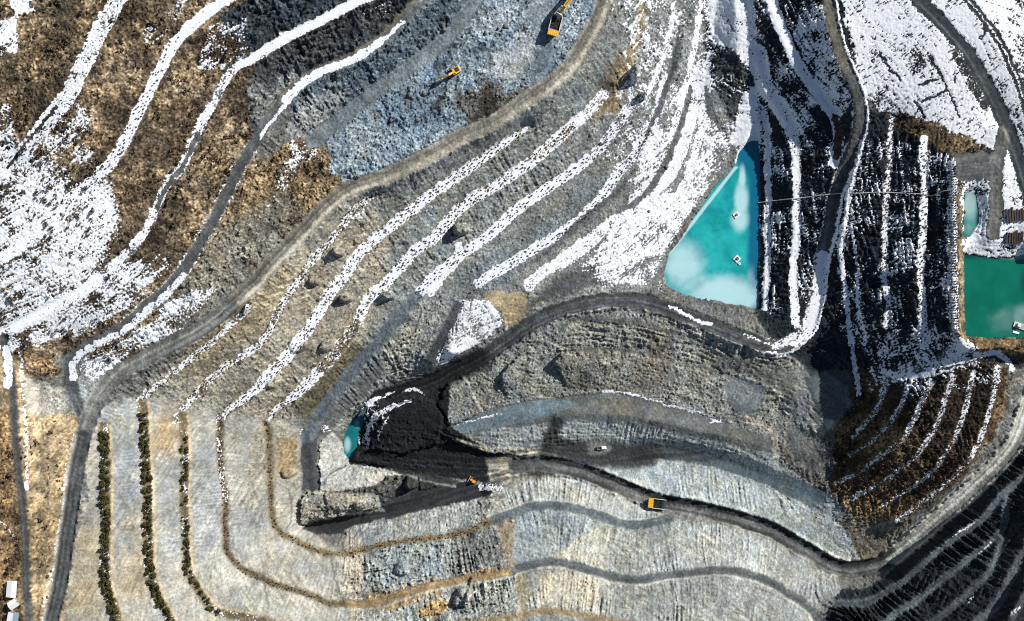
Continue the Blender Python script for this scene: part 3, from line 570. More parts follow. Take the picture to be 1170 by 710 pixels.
for p in ([(1062,66),(1067,75),(1076,88),(1082,100),(1090,118),(1096,135)], [(1050,98),(1060,93),(1072,90)], [(1054,116),(1068,110),(1083,103)], [(1004,62),(1018,78),(1030,92)], [(1047,115),(1052,125),(1056,135)], [(1122,22),(1126,36),(1120,44)]):
    line(None, 1.4, (.03,.04,.04), .1, .2, pts=p, f=1)  # dark lines on the snow; the branching ones paint a tree's shadow
line(None, 6, (.05,.06,.06), .35, .3, pts=[(1094,62),(1104,84),(1116,104),(1126,120)], f=4)
for k in ('d1','d2','d3'): line(k, 4.6, (.11,.128,.135), .08, .9, f=1.5)
line('d4', 6, (.10,.11,.115), .05, .8, f=2); line('d5', 4, (.10,.11,.115), .05, .8, f=2)
line(None, 2, None, .62, .3, pts=[(1088,613),(1098,607),(1112,598)]); line(None, 1.6, None, .5, .3, pts=[(1118,632),(1128,624),(1135,617)]); line(None, 1.4, None, .5, .3, pts=[(1106,690),(1116,674)])
line(None, 2.5, None, .55, .2, pts=[(1155,702),(1165,694)])
for q, h_, s_ in (([(411,507),(409,487),(416,469),(430,456),(452,447)], 2.6, .74), ([(420,509),(420,491),(430,475),(448,465),(470,458)], 3., .68), ([(432,507),(434,491),(446,477)], 2, .6), ([(455,449),(475,445),(486,452)], 1.6, .6)):
    tline(q, h_, None, s_, .2, n=3)
line(None, 4, (.40,.355,.28), None, .3, pts=[(851,477),(872,487),(884,496),(888,520)], f=1.5)
line(None, 1., (.06,.06,.06), None, .2, pts=[(369,553),(380,540),(396,532)], f=1); line(None, 1, (.06,.06,.058), None, .2, pts=[(561,543),(590,540),(620,541),(650,546)], f=1)
line(None, 1, (.33,.32,.29), None, .2, pts=[(465,543),(490,550),(520,556)], f=1)

for i_, (k_, h_, a_) in enumerate((('S0', 10, .26), ('HR', 10, .42), ('UR', 8, .38), ('TR', 7, .35), ('TR2', 8, .2), ('SR', 5, .2), ('GR', 8, .10), ('R3', 6, .18), ('RR', 6.5, .2), ('PF', 9, .18), ('b1', 5, .12), ('b2', 5, .12), ('d1', 4.6, .2), ('d2', 4, .2), ('d3', 4, .2))):
    ruts(L[k_][0], h_, a_, i_)
ruts([p for p in L['HR'][0] if p[0] > 1010], 12, .2, 31); ruts([(632,45),(625,75),(614,97)], 8, .3, 33, soil)
ruts([(420,522),(470,528),(530,532),(575,532),(620,528),(660,540)], 16, .55, 41, soil); ruts([(425,592),(470,584),(510,570),(545,558),(580,548)], 14, .5, 42, soil)
ruts([(590,535),(640,525),(690,528),(740,520),(800,515)], 12, .22, 43, soil); ruts([(640,500),(625,520),(600,545)], 8, .25, 44, soil); ruts([(430,470),(470,440),(500,425),(540,410)], 12, .4, 45, soil)
for q in ([(747,380),(752,400),(758,420)], [(765,385),(770,410),(776,440)], [(820,395),(845,415),(870,425)], [(905,412),(918,425),(930,445)], [(920,470),(935,478),(945,492)], [(541,425),(551,440),(558,462)], [(516,447),(530,470)], [(600,395),(604,415),(598,440)], [(612,395),(622,420),(620,446)], [(690,372),(696,392)], [(712,372),(716,398)],
          [(785,425),(800,445),(806,462)], [(845,478),(860,470),(880,470)], [(425,632),(428,660),(436,684)], [(452,625),(456,650)], [(515,628),(524,640),(532,660)], [(540,668),(548,690)], [(466,690),(476,705)], [(379,640),(384,665),(392,688)], [(755,600),(762,620),(764,650)], [(640,600),(648,625)], [(300,655),(306,690)], [(330,560),(334,590),(326,606)], [(170,690),(180,650)], [(120,545),(128,520)],
          [(405,100),(420,120)], [(310,75),(316,100),(300,112)], [(350,55),(362,78)], [(425,40),(430,60)], [(375,330),(390,345)], [(480,360),(470,385),(450,400)], [(500,365),(490,390),(470,412)]):
    line(None, .8, (.06,.062,.06), None, .0, pts=q, f=1.1, op=.8)
# ---------------------------------------------------------------- final relief
def at(img, wu=0, wv=0): return bil(img, U + wu + P0, V + wv + P0)
wk = 1 - .75 * at(pmask([(330,360),(520,350),(600,340),(850,370),(960,395),(985,640),(560,640),(330,640)], 20))
w1u, w1v = (nF * 1.9 + nG * 1.5) * wk, (nJ * 1.9 + nC * 1.5) * wk
w2u, w2v = nF * .45 + nG * .5, nI * .45 + nC * .5
RO = at(rough, w1u, w1v); ST = at(strk, w1u, w1v); VE = at(veg, w1u, w1v); FL = at(flat, w2u * .4, w2v * .4)
free = (1 - FL)
ridg = 1 - np.abs(nB) * 1.1; ridg2 = 1 - np.abs(nI) * 1.1
mod = np.clip(.65 + .55 * nJ, .08, 1.5)
DZ = free * RO * (.20 * nC + .17 * nD + .10 * nH + slopeS * (.45 * ridg + .45 * ridg2 * mod + .22 * nG) + .25 * nB)
DZ += free * ST * slopeS * mod * (.26 * stk + .15 * stk2) + free * slopeS * RO * .42 * lay * np.clip(.7 + .6 * nF, 0, 1.5)
DZ += free * VE * (.16 * np.abs(nG) + .14 * nD)
DZ -= .9 * np.clip(1 - np.abs(nF + .35 * nC) / .12, 0, 1) * np.clip((RO - .3) * 3, 0, 1) * free * np.clip(.5 + nB, 0, 1)
DZ += FL * (.05 * nC + .03 * nD) + .03 * nD
# outcrops, slumps and cracks that throw the long shadows
def mound(u, v, r, h, sq=1.0, ang=0.):
    a = math.radians(ang); du, dv = U - u, V - v
    p = (du * math.cos(a) + dv * math.sin(a)) / r; q = (-du * math.sin(a) + dv * math.cos(a)) / (r * sq)
    d = p * p + q * q
    return h * 1.3 * np.clip(1.35 - d - .22 * nI, 0, 1) ** .5
for m in ((527,262,9,6,.7,0),(387,288,6,5,.8,30),(360,322,6,4,.8,0),(396,341,7,4,.6,0),(444,338,7,4,.6,0),(726,86,5,6,2,10),(735,110,4,4,1,0),
          (340,395,10,2.5,.7,-30),(375,395,9,2.5,.7,-30),(312,438,8,2,.6,-30),(530,680,8,5,1.6,40),(415,575,6,3,1.4,80),(470,553,5,4,1.5,80),(460,650,8,3,1,0),(330,540,6,2,1.5,80),(1043,330,8,4,.8,0),(1010,320,8,-3,2,80)):
    DZ += mound(*m)
def wn(sc, seed):
    g = np.random.default_rng(100 + seed).standard_normal((257, 257)); g[-1] = g[0]; g[:, -1] = g[:, 0]
    a_ = .37 + seed * .2
    return bil(g, ((GX * math.cos(a_) - GY * math.sin(a_)) / sc) % 256, ((GX * math.sin(a_) + GY * math.cos(a_)) / sc) % 256)
OUT = np.clip(np.hypot(np.maximum(0, np.abs(GX) - 318), np.maximum(0, np.abs(GY) - 200)) / 25, 0, 1)
DZ *= 1 - OUT
DZ += OUT * (.9 * wn(9, 1) + .5 * wn(4, 2))
fh = np.clip((far - 150) / 1500, 0, 1) ** 1.5
def lift(poly, h, f=1.5, wob=.0):
    return at(pmask(poly, f), w2u * 1.2, w2v * 1.2) * h * (1 + wob * nI)
for a_ in (([(344,572),(352,563),(400,563),(430,566),(432,580),(400,587),(360,595),(345,600)], 4.5), ([(372,560),(400,563),(400,580),(376,584)], 1.5),
           ([(418,468),(450,452),(492,456),(507,478),(500,507),(460,518),(424,512)], 3), ([(400,514),(430,510),(455,520),(440,532),(402,527)], 2.5), ([(515,500),(560,512),(606,514),(604,521),(560,518),(528,508)], 2.2),
           ([(366,506),(380,494),(393,510),(398,528),(380,545),(366,562)], 1.6), ([(463,546),(475,543),(478,556),(468,560)], 3), ([(478,545),(500,548),(500,556),(480,560)], 1.5),
           ([(633,412),(650,443),(700,445),(765,442),(800,440),(770,415),(700,402),(640,404)], 5. * np.clip((446 - V) / 30, 0, 1) * np.clip((800 - U) / 120, 0, 1)), ([(571,428),(581,456),(622,450),(612,415),(592,408)], 3.4 * np.clip((458 - V) / 25, 0, 1) * np.clip((622 - U) / 40, 0, 1)), ([(500,462),(508,442),(530,430),(552,470),(515,486)], 2.0),
           ([(930,400),(985,405),(990,425),(950,415)], 1.5), ([(540,658),(585,645),(590,655),(545,690),(528,700)], 2.5)):
    DZ += lift(*a_)
DZ += fh * 45 * (np.sin(GX / 410 + 1.3) * np.cos(GY / 530 + .4) + .5 * np.sin(GX / 190 + GY / 230)) * (far > 0)
DZ *= np.where(far > 0, np.clip(1, 0, 1), 1)
SNP = np.clip((at(np.where(snowL >= 0, snowL, snow)) - .45) / .4, 0, 1)
DZ *= 1 - .72 * SNP
Z = Z0 + DZ
# keep the pond beds under water
def ponddepth(poly, z):
    return inside(worldpoly(poly, z), GX, GY)
INW = np.zeros(SH_, bool)
for k, p in (('p1', POND1), ('p2', POND2), ('p3', POND3), ('p4', POND4)):
    m = ponddepth(p, WZ[k]); INW |= m
    Z[m] = np.minimum(Z[m], WZ[k] - .35)
# berms along the haul roads
def berm(key, off, h, side):
    W = WL[key]; t = np.gradient(W[:, :2], axis=0); t /= np.linalg.norm(t, axis=1)[:, None] + 1e-9
    Q = W[:, :2] + np.c_[-t[:, 1], t[:, 0]] * off * side
    for a, b in zip(Q[:-1], Q[1:]):
        i0, i1 = np.searchsorted(xs, [min(a[0], b[0]) - 3, max(a[0], b[0]) + 3]); j0, j1 = np.searchsorted(ys, [min(a[1], b[1]) - 3, max(a[1], b[1]) + 3])
        if i1 <= i0 or j1 <= j0: continue
        X = GX[j0:j1, i0:i1]; Y = GY[j0:j1, i0:i1]; d = b - a
        tt = np.clip(((X - a[0]) * d[0] + (Y - a[1]) * d[1]) / max(d @ d, 1e-9), 0, 1)
        dd = np.hypot(X - a[0] - tt * d[0], Y - a[1] - tt * d[1])
        BR[j0:j1, i0:i1] = np.maximum(BR[j0:j1, i0:i1], np.clip(1 - dd / 1.5, 0, 1) * h)
BR = np.zeros(SH_)
berm('HR', 4.9, 1.9, -1); berm('HR', 4.9, .8, 1); berm('S0', 5.2, .9, 1); berm('S0', 5.2, .5, -1); berm('UR', 4.6, .9, 1); berm('UR', 4.6, .25, -1); berm('RR', 3.8, .6, 1)
Z += BR * (1 + .35 * nI + .25 * nC).clip(.2, 2) * (~INW)

# ---------------------------------------------------------------- ground cover per point
SO = at(soil, w1u, w1v); SL = at(soilL / np.maximum(maskL, 1e-3)[..., None], w2u * .5, w2v * .5); ML = at(maskL, w2u, w2v)
GRAIN = np.clip(np.maximum(.18 + .95 * RO, .6 * VE), .18, 1) * (1 - .5 * FL)
vari = np.exp(.09 * nB + .06 * nA + GRAIN * (.15 * nG + .20 * nD + .14 * nH) + (1 - GRAIN) * (.07 * nG + .05 * nD + .05 * nJ))
dark = 1 - .45 * np.clip((-nI - .9), 0, 1) * RO
crack = np.clip(1 - np.abs(nF + .35 * nC) / .09, 0, 1) * np.clip((RO - .3) * 3, 0, 1) * free * np.clip(.5 + nB, 0, 1)
SO *= (1 - .55 * crack)[..., None]
tint = np.stack([1 + .035 * nF + .02 * nC, 1 + .015 * nF + .01 * nC, 1 - .02 * nF], -1)
SO = SO * (vari * dark)[..., None] * tint
# streaks of washed fines on bare faces; strata
SO *= (np.exp(slopeS * (.07 * stk * np.clip(ST * 1.3, 0, 1) + .08 * stk2 * np.clip(ST * 1.6, .3, 1) * mod + .05 * diag * (.5 + .5 * mod)) + .07 * diag * np.clip(.6 + .7 * nF, 0, 1.6)))[..., None]
patch = np.clip(nJ * .9 + nF * .35, -1.3, 1.3)
SO *= np.exp(VE * .36 * patch)[..., None]
scrub = VE * np.clip(.5 + .55 * nC + .35 * nI, 0, 1)
SO *= (1 + VE * (.22 * nD + .26 * nG + .12 * nB - .2 * np.clip(nI, 0, 2)))[..., None].clip(.25, 2.2)
rust = np.clip(nE * .5 + nI * .4 - .75, 0, 1)[..., None] * .22 * (SO.mean(-1, keepdims=True) > .11)
SO = SO * (1 - rust) + np.array(ORANGE) * .9 * rust
SL = SL * np.exp(.13 * nG + .10 * nD + .12 * nB)[..., None]
C = SO * (1 - ML[..., None]) + SL * ML[..., None]
SN = at(snow, w1u * .7, w1v * .7); SB = at(np.where(snowL < 0, 0, snowL), w2u * 1.1, w2v * 1.1); SM = at((snowL >= 0).astype(float), w2u * 1.1, w2v * 1.1)
SN = SN * (1 - SM) + SB
SN += (.11 * nJ + .07 * nF) * (SN > .1) * (1 - SM)
speck = .14 * nD + .075 * nG + .075 * nI + .11 * lay * (1 - SM) + .04 * stk2 * slopeS
snowv = np.clip((SN - .5 + speck * np.clip(SN * 4, 0, 1)) * 2.2 + .5, 0, 1)
snowv[INW] = 0
Z += .22 * snowv * (1 - FL)
def soft(a, r): return boxblur(boxblur(a, r), r)
SOb = np.stack([at(soft(soil[..., k], 30)) for k in range(3)], -1) * np.exp(.16 * wn(22, 3) + .16 * wn(7, 4) + .12 * wn(3, 5))[..., None]
C = C * (1 - OUT[..., None]) + SOb * OUT[..., None]
snowv = snowv * (1 - OUT) + OUT * np.clip(at(soft(snow, 25)) * .9 + .22 * (wn(14, 6) + .7 * wn(5, 7)) * (at(soft(snow, 25)) > .12), 0, 1)
lum = C.mean(-1, keepdims=True); stony = (1 - np.clip(VE, 0, 1))[..., None]
C = C * (1 + stony * (np.array((.955, 1.0, 1.035)) - 1)) * np.clip(lum / .245, .3, 1.6) ** .22
C = np.clip(C, .006, .7)
CL = np.rint(bil(np.zeros((2, 2)), GX * 0, GY * 0)).astype(int)
iu = np.clip((U + P0 + w2u * .3).astype(int), 0, RW - 1); iv = np.clip((V + P0 + w2v * .3).astype(int), 0, RH - 1)
CL = cls[iv, iu]; CL[(far > 0)] = 0

def gz(x, y):
    i = np.interp(x, xs, np.arange(len(xs))); j = np.interp(y, ys, np.arange(len(ys)))
    return bil(Z, np.asarray(i), np.asarray(j))
def place(u, v):
    z = 40.
    for _ in range(14):
        x, y = ground_xy(u, v, z); z = .5 * z + .5 * float(gz(x, y))
    x, y = ground_xy(u, v, z)
    return Vector((x, y, float(gz(x, y))))
def place_many(uv):
    uv = np.asarray(uv, float); z = np.full(len(uv), 40.)
    for _ in range(14):
        x, y = ground_xy(uv[:, 0], uv[:, 1], z); z = .5 * z + .5 * gz(x, y)
    x, y = ground_xy(uv[:, 0], uv[:, 1], z)
    return np.c_[x, y, gz(x, y)]

# ================================================================ materials
def new_mat(name):
    m = bpy.data.materials.new(name); m.use_nodes = True
    nt = m.node_tree; nt.nodes.clear()
    o = nt.nodes.new('ShaderNodeOutputMaterial'); b = nt.nodes.new('ShaderNodeBsdfPrincipled')
    nt.links.new(b.outputs[0], o.inputs[0])
    return m, nt, b
def mixc(nt, fac, a, b, mode='MIX'):
    n = nt.nodes.new('ShaderNodeMix'); n.data_type = 'RGBA'; n.blend_type = mode
    for s, v in ((0, fac), (6, a), (7, b)):
        if hasattr(v, 'links') or hasattr(v, 'is_linked'): nt.links.new(v, n.inputs[s])
        else: n.inputs[s].default_value = v if s == 0 else (*v, 1)
    return n.outputs[2]
def math_n(nt, op, a, b=0., c=None):
    n = nt.nodes.new('ShaderNodeMath'); n.operation = op
    for i, v in enumerate((a, b, c)):
        if v is None: continue
        if hasattr(v, 'is_linked'): nt.links.new(v, n.inputs[i])
        else: n.inputs[i].default_value = v
    return n.outputs[0]
def noise(nt, vec, scale, detail=4, rough=.6):
    n = nt.nodes.new('ShaderNodeTexNoise'); n.inputs['Scale'].default_value = scale; n.inputs['Detail'].default_value = detail; n.inputs['Roughness'].default_value = rough
    nt.links.new(vec, n.inputs['Vector']); return n.outputs['Fac']
def ramp(nt, fac, lo, hi):
    n = nt.nodes.new('ShaderNodeMapRange'); n.inputs[1].default_value = lo; n.inputs[2].default_value = hi
    n.interpolation_type = 'SMOOTHSTEP'; nt.links.new(fac, n.inputs[0]); return n.outputs[0]

def ground_material():
    m, nt, b = new_mat('mine_ground')
    geo = nt.nodes.new('ShaderNodeNewGeometry'); pos = geo.outputs['Position']
    a = nt.nodes.new('ShaderNodeAttribute'); a.attribute_name = 'soil'
    s = nt.nodes.new('ShaderNodeAttribute'); s.attribute_name = 'snow'
    n1 = noise(nt, pos, .95, 5, .68); n2 = noise(nt, pos, .32, 4, .6); n3 = noise(nt, pos, 2.3, 3, .6)
    v = math_n(nt, 'MULTIPLY_ADD', n1, 1.3, .35); v2 = math_n(nt, 'MULTIPLY_ADD', n3, .9, .55); v = math_n(nt, 'MULTIPLY', v, v2)
    gr = nt.nodes.new('ShaderNodeAttribute'); gr.attribute_name = 'grain'
    v = math_n(nt, 'MULTIPLY_ADD', math_n(nt, 'SUBTRACT', v, 1.), gr.outputs['Fac'], 1.)
    rk = nt.nodes.new('ShaderNodeAttribute'); rk.attribute_name = 'rock'
    vo = nt.nodes.new('ShaderNodeTexVoronoi'); vo.inputs['Scale'].default_value = .42; nt.links.new(pos, vo.inputs['Vector'])
    sp = nt.nodes.new('ShaderNodeSeparateColor'); nt.links.new(vo.outputs['Color'], sp.inputs[0])
    blk = math_n(nt, 'MULTIPLY_ADD', sp.outputs[0], .6, -.3); blk = math_n(nt, 'MULTIPLY_ADD', blk, rk.outputs['Fac'], 1.)
    v = math_n(nt, 'MULTIPLY', v, blk)
    comb = nt.nodes.new('ShaderNodeCombineXYZ')
    for i in range(3): nt.links.new(v, comb.inputs[i])
    col = mixc(nt, 1., a.outputs['Color'], comb.outputs[0], 'MULTIPLY')
    sf = math_n(nt, 'ADD', s.outputs['Fac'], math_n(nt, 'MULTIPLY', math_n(nt, 'SUBTRACT', n1, .5), 1.9))
    sf = math_n(nt, 'ADD', sf, math_n(nt, 'MULTIPLY', math_n(nt, 'SUBTRACT', n3, .5), 1.1))
    # no snow where there is none at all
    gate = ramp(nt, s.outputs['Fac'], .02, .14)
    sf = math_n(nt, 'MULTIPLY', ramp(nt, sf, .33, .66), gate)
    snowc = mixc(nt, n2, (.70, .75, .82), (.89, .90, .91))
    col = mixc(nt, sf, col, snowc)
    nt.links.new(col, b.inputs['Base Color'])
    b.inputs['Roughness'].default_value = .92; b.inputs['Specular IOR Level'].default_value = .2
    bp = nt.nodes.new('ShaderNodeBump'); bp.inputs['Strength'].default_value = .9; bp.inputs['Distance'].default_value = .9
    h = math_n(nt, 'MULTIPLY', math_n(nt, 'ADD', n1, math_n(nt, 'MULTIPLY', n3, .4)), math_n(nt, 'MULTIPLY_ADD', sf, -.75, 1.))
    h = math_n(nt, 'ADD', h, math_n(nt, 'MULTIPLY', math_n(nt, 'MULTIPLY', sp.outputs[1], rk.outputs['Fac']), .5))
    h = math_n(nt, 'MULTIPLY', h, math_n(nt, 'MULTIPLY_ADD', gr.outputs['Fac'], .85, .1))
    nt.links.new(h, bp.inputs['Height']); nt.links.new(bp.outputs[0], b.inputs['Normal'])
    return m
GM = ground_material()

def paint(name, colour, rough=.5, metal=0., wear=.25):
    m, nt, b = new_mat(name)
    geo = nt.nodes.new('ShaderNodeTexCoord'); pos = geo.outputs['Object']
    n = noise(nt, pos, 2.2, 5, .65)
    dirt = tuple(.55 * c + .45 * d for c, d in zip(colour, (.16, .14, .11)))
    c = mixc(nt, math_n(nt, 'MULTIPLY', ramp(nt, n, .45, .75), wear), colour, dirt)
    nt.links.new(c, b.inputs['Base Color']); b.inputs['Roughness'].default_value = rough; b.inputs['Metallic'].default_value = metal
    return m
M = {
 'yellow': paint('yellow_paint', (.78, .42, .03), .42, 0, .35), 'orange': paint('orange_yellow_paint', (.72, .33, .04), .45, 0, .4),
 'black': paint('black_steel', (.02, .02, .022), .6), 'tyre': paint('tyre_rubber', (.022, .022, .022), .85, 0, .5), 'steel': paint('worn_steel', (.28, .27, .25), .45, .6),
 'white': paint('white_paint', (.80, .80, .79), .4, 0, .12), 'glass': paint('dark_glass', (.02, .03, .04), .08, 0, 0), 'cream': paint('cream_rail_paint', (.62, .55, .42), .5, 0, .2),
 'bluegrey': paint('blue_grey_steel', (.10, .19, .28), .5, .2, .3), 'load': paint('coal_load', (.013, .013, .014), .9), 'grey': paint('grey_paint', (.33, .34, .34), .6),
 'rust': paint('rusty_beam', (.07, .045, .032), .85, 0, .5), 'lamp': paint('lamp_lens', (.8, .78, .7), .15, 0, 0), 'roofblue': paint('blue_roof_sheet', (.16, .24, .30), .55, 0, .3),
 'whiteroof': paint('white_roof_sheet', (.72, .73, .74), .5, 0, .15), 'snowcap': paint('snow_on_roof', (.86, .88, .90), .8, 0, .05), 'pipe': paint('pale_pipe', (.50, .50, .47), .6, 0, .4), 'wood': paint('weathered_wood', (.2, .16, .11), .85, 0, .4),
}
def leafmat(name, c1, c2):
    m, nt, b = new_mat(name); o = nt.nodes.new('ShaderNodeObjectInfo'); g = nt.nodes.new('ShaderNodeNewGeometry')
    n = noise(nt, g.outputs['Position'], 1.4, 3, .6)
    c = mixc(nt, ramp(nt, n, .35, .65), c1, c2); c = mixc(nt, math_n(nt, 'MULTIPLY', o.outputs['Random'], .45), c, tuple(x * .55 for x in c1))
    nt.links.new(c, b.inputs['Base Color']); b.inputs['Roughness'].default_value = .8; b.inputs['Specular IOR Level'].default_value = .2
    return m
M['shrub'] = leafmat('evergreen_shrub', (.060, .060, .018), (.125, .11, .035)); M['sapling'] = leafmat('bare_sapling', (.085, .055, .03), (.15, .10, .05))
M['scrub'] = leafmat('dry_scrub', (.07, .052, .034), (.17, .13, .082)); M['darkscrub'] = leafmat('dark_scrub', (.028, .034, .030), (.06, .055, .04))
M['stone'] = leafmat('loose_stone', (.13, .13, .125), (.30, .29, .27))

# ================================================================ the ground in pieces that share one survey
def mesh_obj(name, verts, faces, mat, parent=None, smooth=False):
    me = bpy.data.meshes.new(name); verts = np.asarray(verts, np.float32); faces = np.asarray(faces, np.int32)
    me.vertices.add(len(verts)); me.vertices.foreach_set('co', verts.ravel())
    k = faces.shape[1]; me.loops.add(faces.size); me.loops.foreach_set('vertex_index', faces.ravel())
    me.polygons.add(len(faces)); me.polygons.foreach_set('loop_start', np.arange(0, faces.size, k, dtype=np.int32))
    me.update(calc_edges=True)
    if smooth: me.polygons.foreach_set('use_smooth', np.ones(len(faces), bool))
    if mat: me.materials.append(mat)
    o = bpy.data.objects.new(name, me); COL.objects.link(o)
    if parent: o.parent = parent
    return o
h, w = SH_
idx = np.arange(h * w).reshape(h, w)
quads = np.stack([idx[:-1, :-1], idx[:-1, 1:], idx[1:, 1:], idx[1:, :-1]], -1).reshape(-1, 4)
qc = CL[:-1, :-1].ravel()
VV = np.stack([GX, GY, Z], -1).reshape(-1, 3).astype(np.float32)
CC = np.concatenate([C, np.ones(SH_ + (1,))], -1).reshape(-1, 4).astype(np.float32)
SS = snowv.reshape(-1).astype(np.float32)
GR_ = GRAIN.reshape(-1).astype(np.float32)
RK = (np.clip(RO * 1.1 - .15, 0, 1) * free * (1 - np.clip(VE, 0, 1)) * (.35 + .65 * slopeS)).reshape(-1).astype(np.float32)
remap = np.zeros(h * w, np.int32)
for c, nm in ((0, 'ground'), (1, 'haul_road'), (2, 'pit_haul_road'), (3, 'snowy_bench_road'), (4, 'bench_road'), (5, 'gravel_ramp_road'), (6, 'hillside_road'), (7, 'pond_shore_road'), (8, 'farm_track_road'), (9, 'asphalt_road'), (10, 'dam_access_road')):
    f = quads[qc == c]
    if not len(f): continue
    ids = np.unique(f); remap[ids] = np.arange(len(ids))
    o = mesh_obj(nm, VV[ids], remap[f], GM)
    a = o.data.attributes.new('soil', 'FLOAT_COLOR', 'POINT'); a.data.foreach_set('color', CC[ids].ravel())
    a = o.data.attributes.new('snow', 'FLOAT', 'POINT'); a.data.foreach_set('value', SS[ids])
    a = o.data.attributes.new('grain', 'FLOAT', 'POINT'); a.data.foreach_set('value', GR_[ids])
    a = o.data.attributes.new('rock', 'FLOAT', 'POINT'); a.data.foreach_set('value', RK[ids])
    o['kind'] = 'structure'

# ---------------------------------------------------------------- water
def water(key, poly, tones, ice_fn, icecol, name, edge):
    wp = WP[key]; x0, y0 = wp.min(0) - 2; x1, y1 = wp.max(0) + 2
    if key == 'p2': x1 = min(x1, 330)
    X, Y = np.meshgrid(np.arange(x0, x1, .8), np.arange(y0, y1, .8))
    ins = inside(wp, X, Y)
    for _ in range(2):
        p = np.pad(ins, 1); ins = p[1:-1, 1:-1] | p[:-2, 1:-1] | p[2:, 1:-1] | p[1:-1, :-2] | p[1:-1, 2:]
    cell = ins[:-1, :-1] & ins[1:, :-1] & ins[:-1, 1:] & ins[1:, 1:]
    id_ = np.arange(X.size).reshape(X.shape)
    f = np.stack([id_[:-1, :-1], id_[:-1, 1:], id_[1:, 1:], id_[1:, :-1]], -1)[cell]
    ids = np.unique(f); rm = np.zeros(X.size, np.int32); rm[ids] = np.arange(len(ids))
    o = mesh_obj(name, np.c_[X.ravel()[ids], Y.ravel()[ids], np.full(len(ids), WZ[key])], rm[f], None, smooth=True)
    k = (HC - WZ[key]); u = CU + X.ravel()[ids] * FPX / k; v = CV - Y.ravel()[ids] * FPX / k
    a = o.data.attributes.new('ice', 'FLOAT', 'POINT'); a.data.foreach_set('value', ice_fn(u, v).astype(np.float32))
    a = o.data.attributes.new('depth', 'FLOAT', 'POINT'); a.data.foreach_set('value', edge(u, v).astype(np.float32))  # weight of the last tone; on pond_water it paints the bank's shade
    m, nt, b = new_mat(name + '_surface')
    g = nt.nodes.new('ShaderNodeNewGeometry'); n = noise(nt, g.outputs['Position'], .09, 5, .6); n2 = noise(nt, g.outputs['Position'], 1.1, 3, .6)
    ai = nt.nodes.new('ShaderNodeAttribute'); ai.attribute_name = 'ice'; ad = nt.nodes.new('ShaderNodeAttribute'); ad.attribute_name = 'depth'  # 'depth' weights the last tone: on pond_water, painted bank shadow and reflection
    fac = ramp(nt, math_n(nt, 'ADD', ai.outputs['Fac'], math_n(nt, 'MULTIPLY', math_n(nt, 'SUBTRACT', n, .5), .55)), .12, .95)
    c = mixc(nt, ramp(nt, n, .3, .7), tones[0], tones[1]); c = mixc(nt, ramp(nt, math_n(nt, 'ADD', ad.outputs['Fac'], math_n(nt, 'MULTIPLY', math_n(nt, 'SUBTRACT', n, .5), 1.)), .1, .9), c, tones[2])
    c = mixc(nt, math_n(nt, 'MULTIPLY', fac, .85), c, icecol)
    nt.links.new(c, b.inputs['Base Color']); nt.links.new(math_n(nt, 'MULTIPLY_ADD', fac, .35, .12), b.inputs['Roughness']); b.inputs['Specular IOR Level'].default_value = .3
    bp = nt.nodes.new('ShaderNodeBump'); bp.inputs['Strength'].default_value = .08; bp.inputs['Distance'].default_value = .1
    nt.links.new(n2, bp.inputs['Height']); nt.links.new(bp.outputs[0], b.inputs['Normal'])
    o.data.materials.append(m); o['kind'] = 'structure'
    return o
def blob(u, v, *bs):
    r = np.zeros(len(u))
    for (cu, cv, ru_, rv_, a) in bs: r = np.maximum(r, a * np.clip(1.5 - np.hypot((u - cu) / ru_, (v - cv) / rv_), 0, 1))
    return r
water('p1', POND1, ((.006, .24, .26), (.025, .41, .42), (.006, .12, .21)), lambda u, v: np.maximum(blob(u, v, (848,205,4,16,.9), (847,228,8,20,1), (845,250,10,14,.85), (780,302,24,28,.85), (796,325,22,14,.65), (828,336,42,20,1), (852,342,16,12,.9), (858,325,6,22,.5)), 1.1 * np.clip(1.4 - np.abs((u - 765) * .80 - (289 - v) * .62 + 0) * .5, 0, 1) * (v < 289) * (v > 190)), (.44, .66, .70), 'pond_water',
      lambda u, v: np.clip(np.clip((u - 850 - .035 * np.maximum(v - 300, 0)) / 10, 0, 1) + np.clip((205 - v) / 25, 0, 1) * np.clip((u - 838) / 8, 0, 1), 0, 1))  # right strip: bank shadow and reflection painted into the water colour
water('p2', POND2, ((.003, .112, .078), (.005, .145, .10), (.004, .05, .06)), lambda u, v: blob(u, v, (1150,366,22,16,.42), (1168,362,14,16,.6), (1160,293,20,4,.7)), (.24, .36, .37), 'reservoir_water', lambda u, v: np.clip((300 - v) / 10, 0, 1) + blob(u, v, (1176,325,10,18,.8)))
water('p3', POND3, ((.03, .16, .15), (.06, .24, .22), (.01, .06, .07)), lambda u, v: blob(u, v, (1108,232,9,18,.8), (1106,262,6,8,.5)), (.30, .45, .44), 'settling_basin_water', lambda u, v: np.clip((u - 1114) / 4, 0, 1))
water('p4', POND4, ((.005, .11, .12), (.012, .17, .19), (.005, .05, .06)), lambda u, v: blob(u, v, (397,508,4,9,.8), (408,485,3,5,.5)), (.35, .58, .62), 'pit_sump_water', lambda u, v: np.zeros(len(u)))

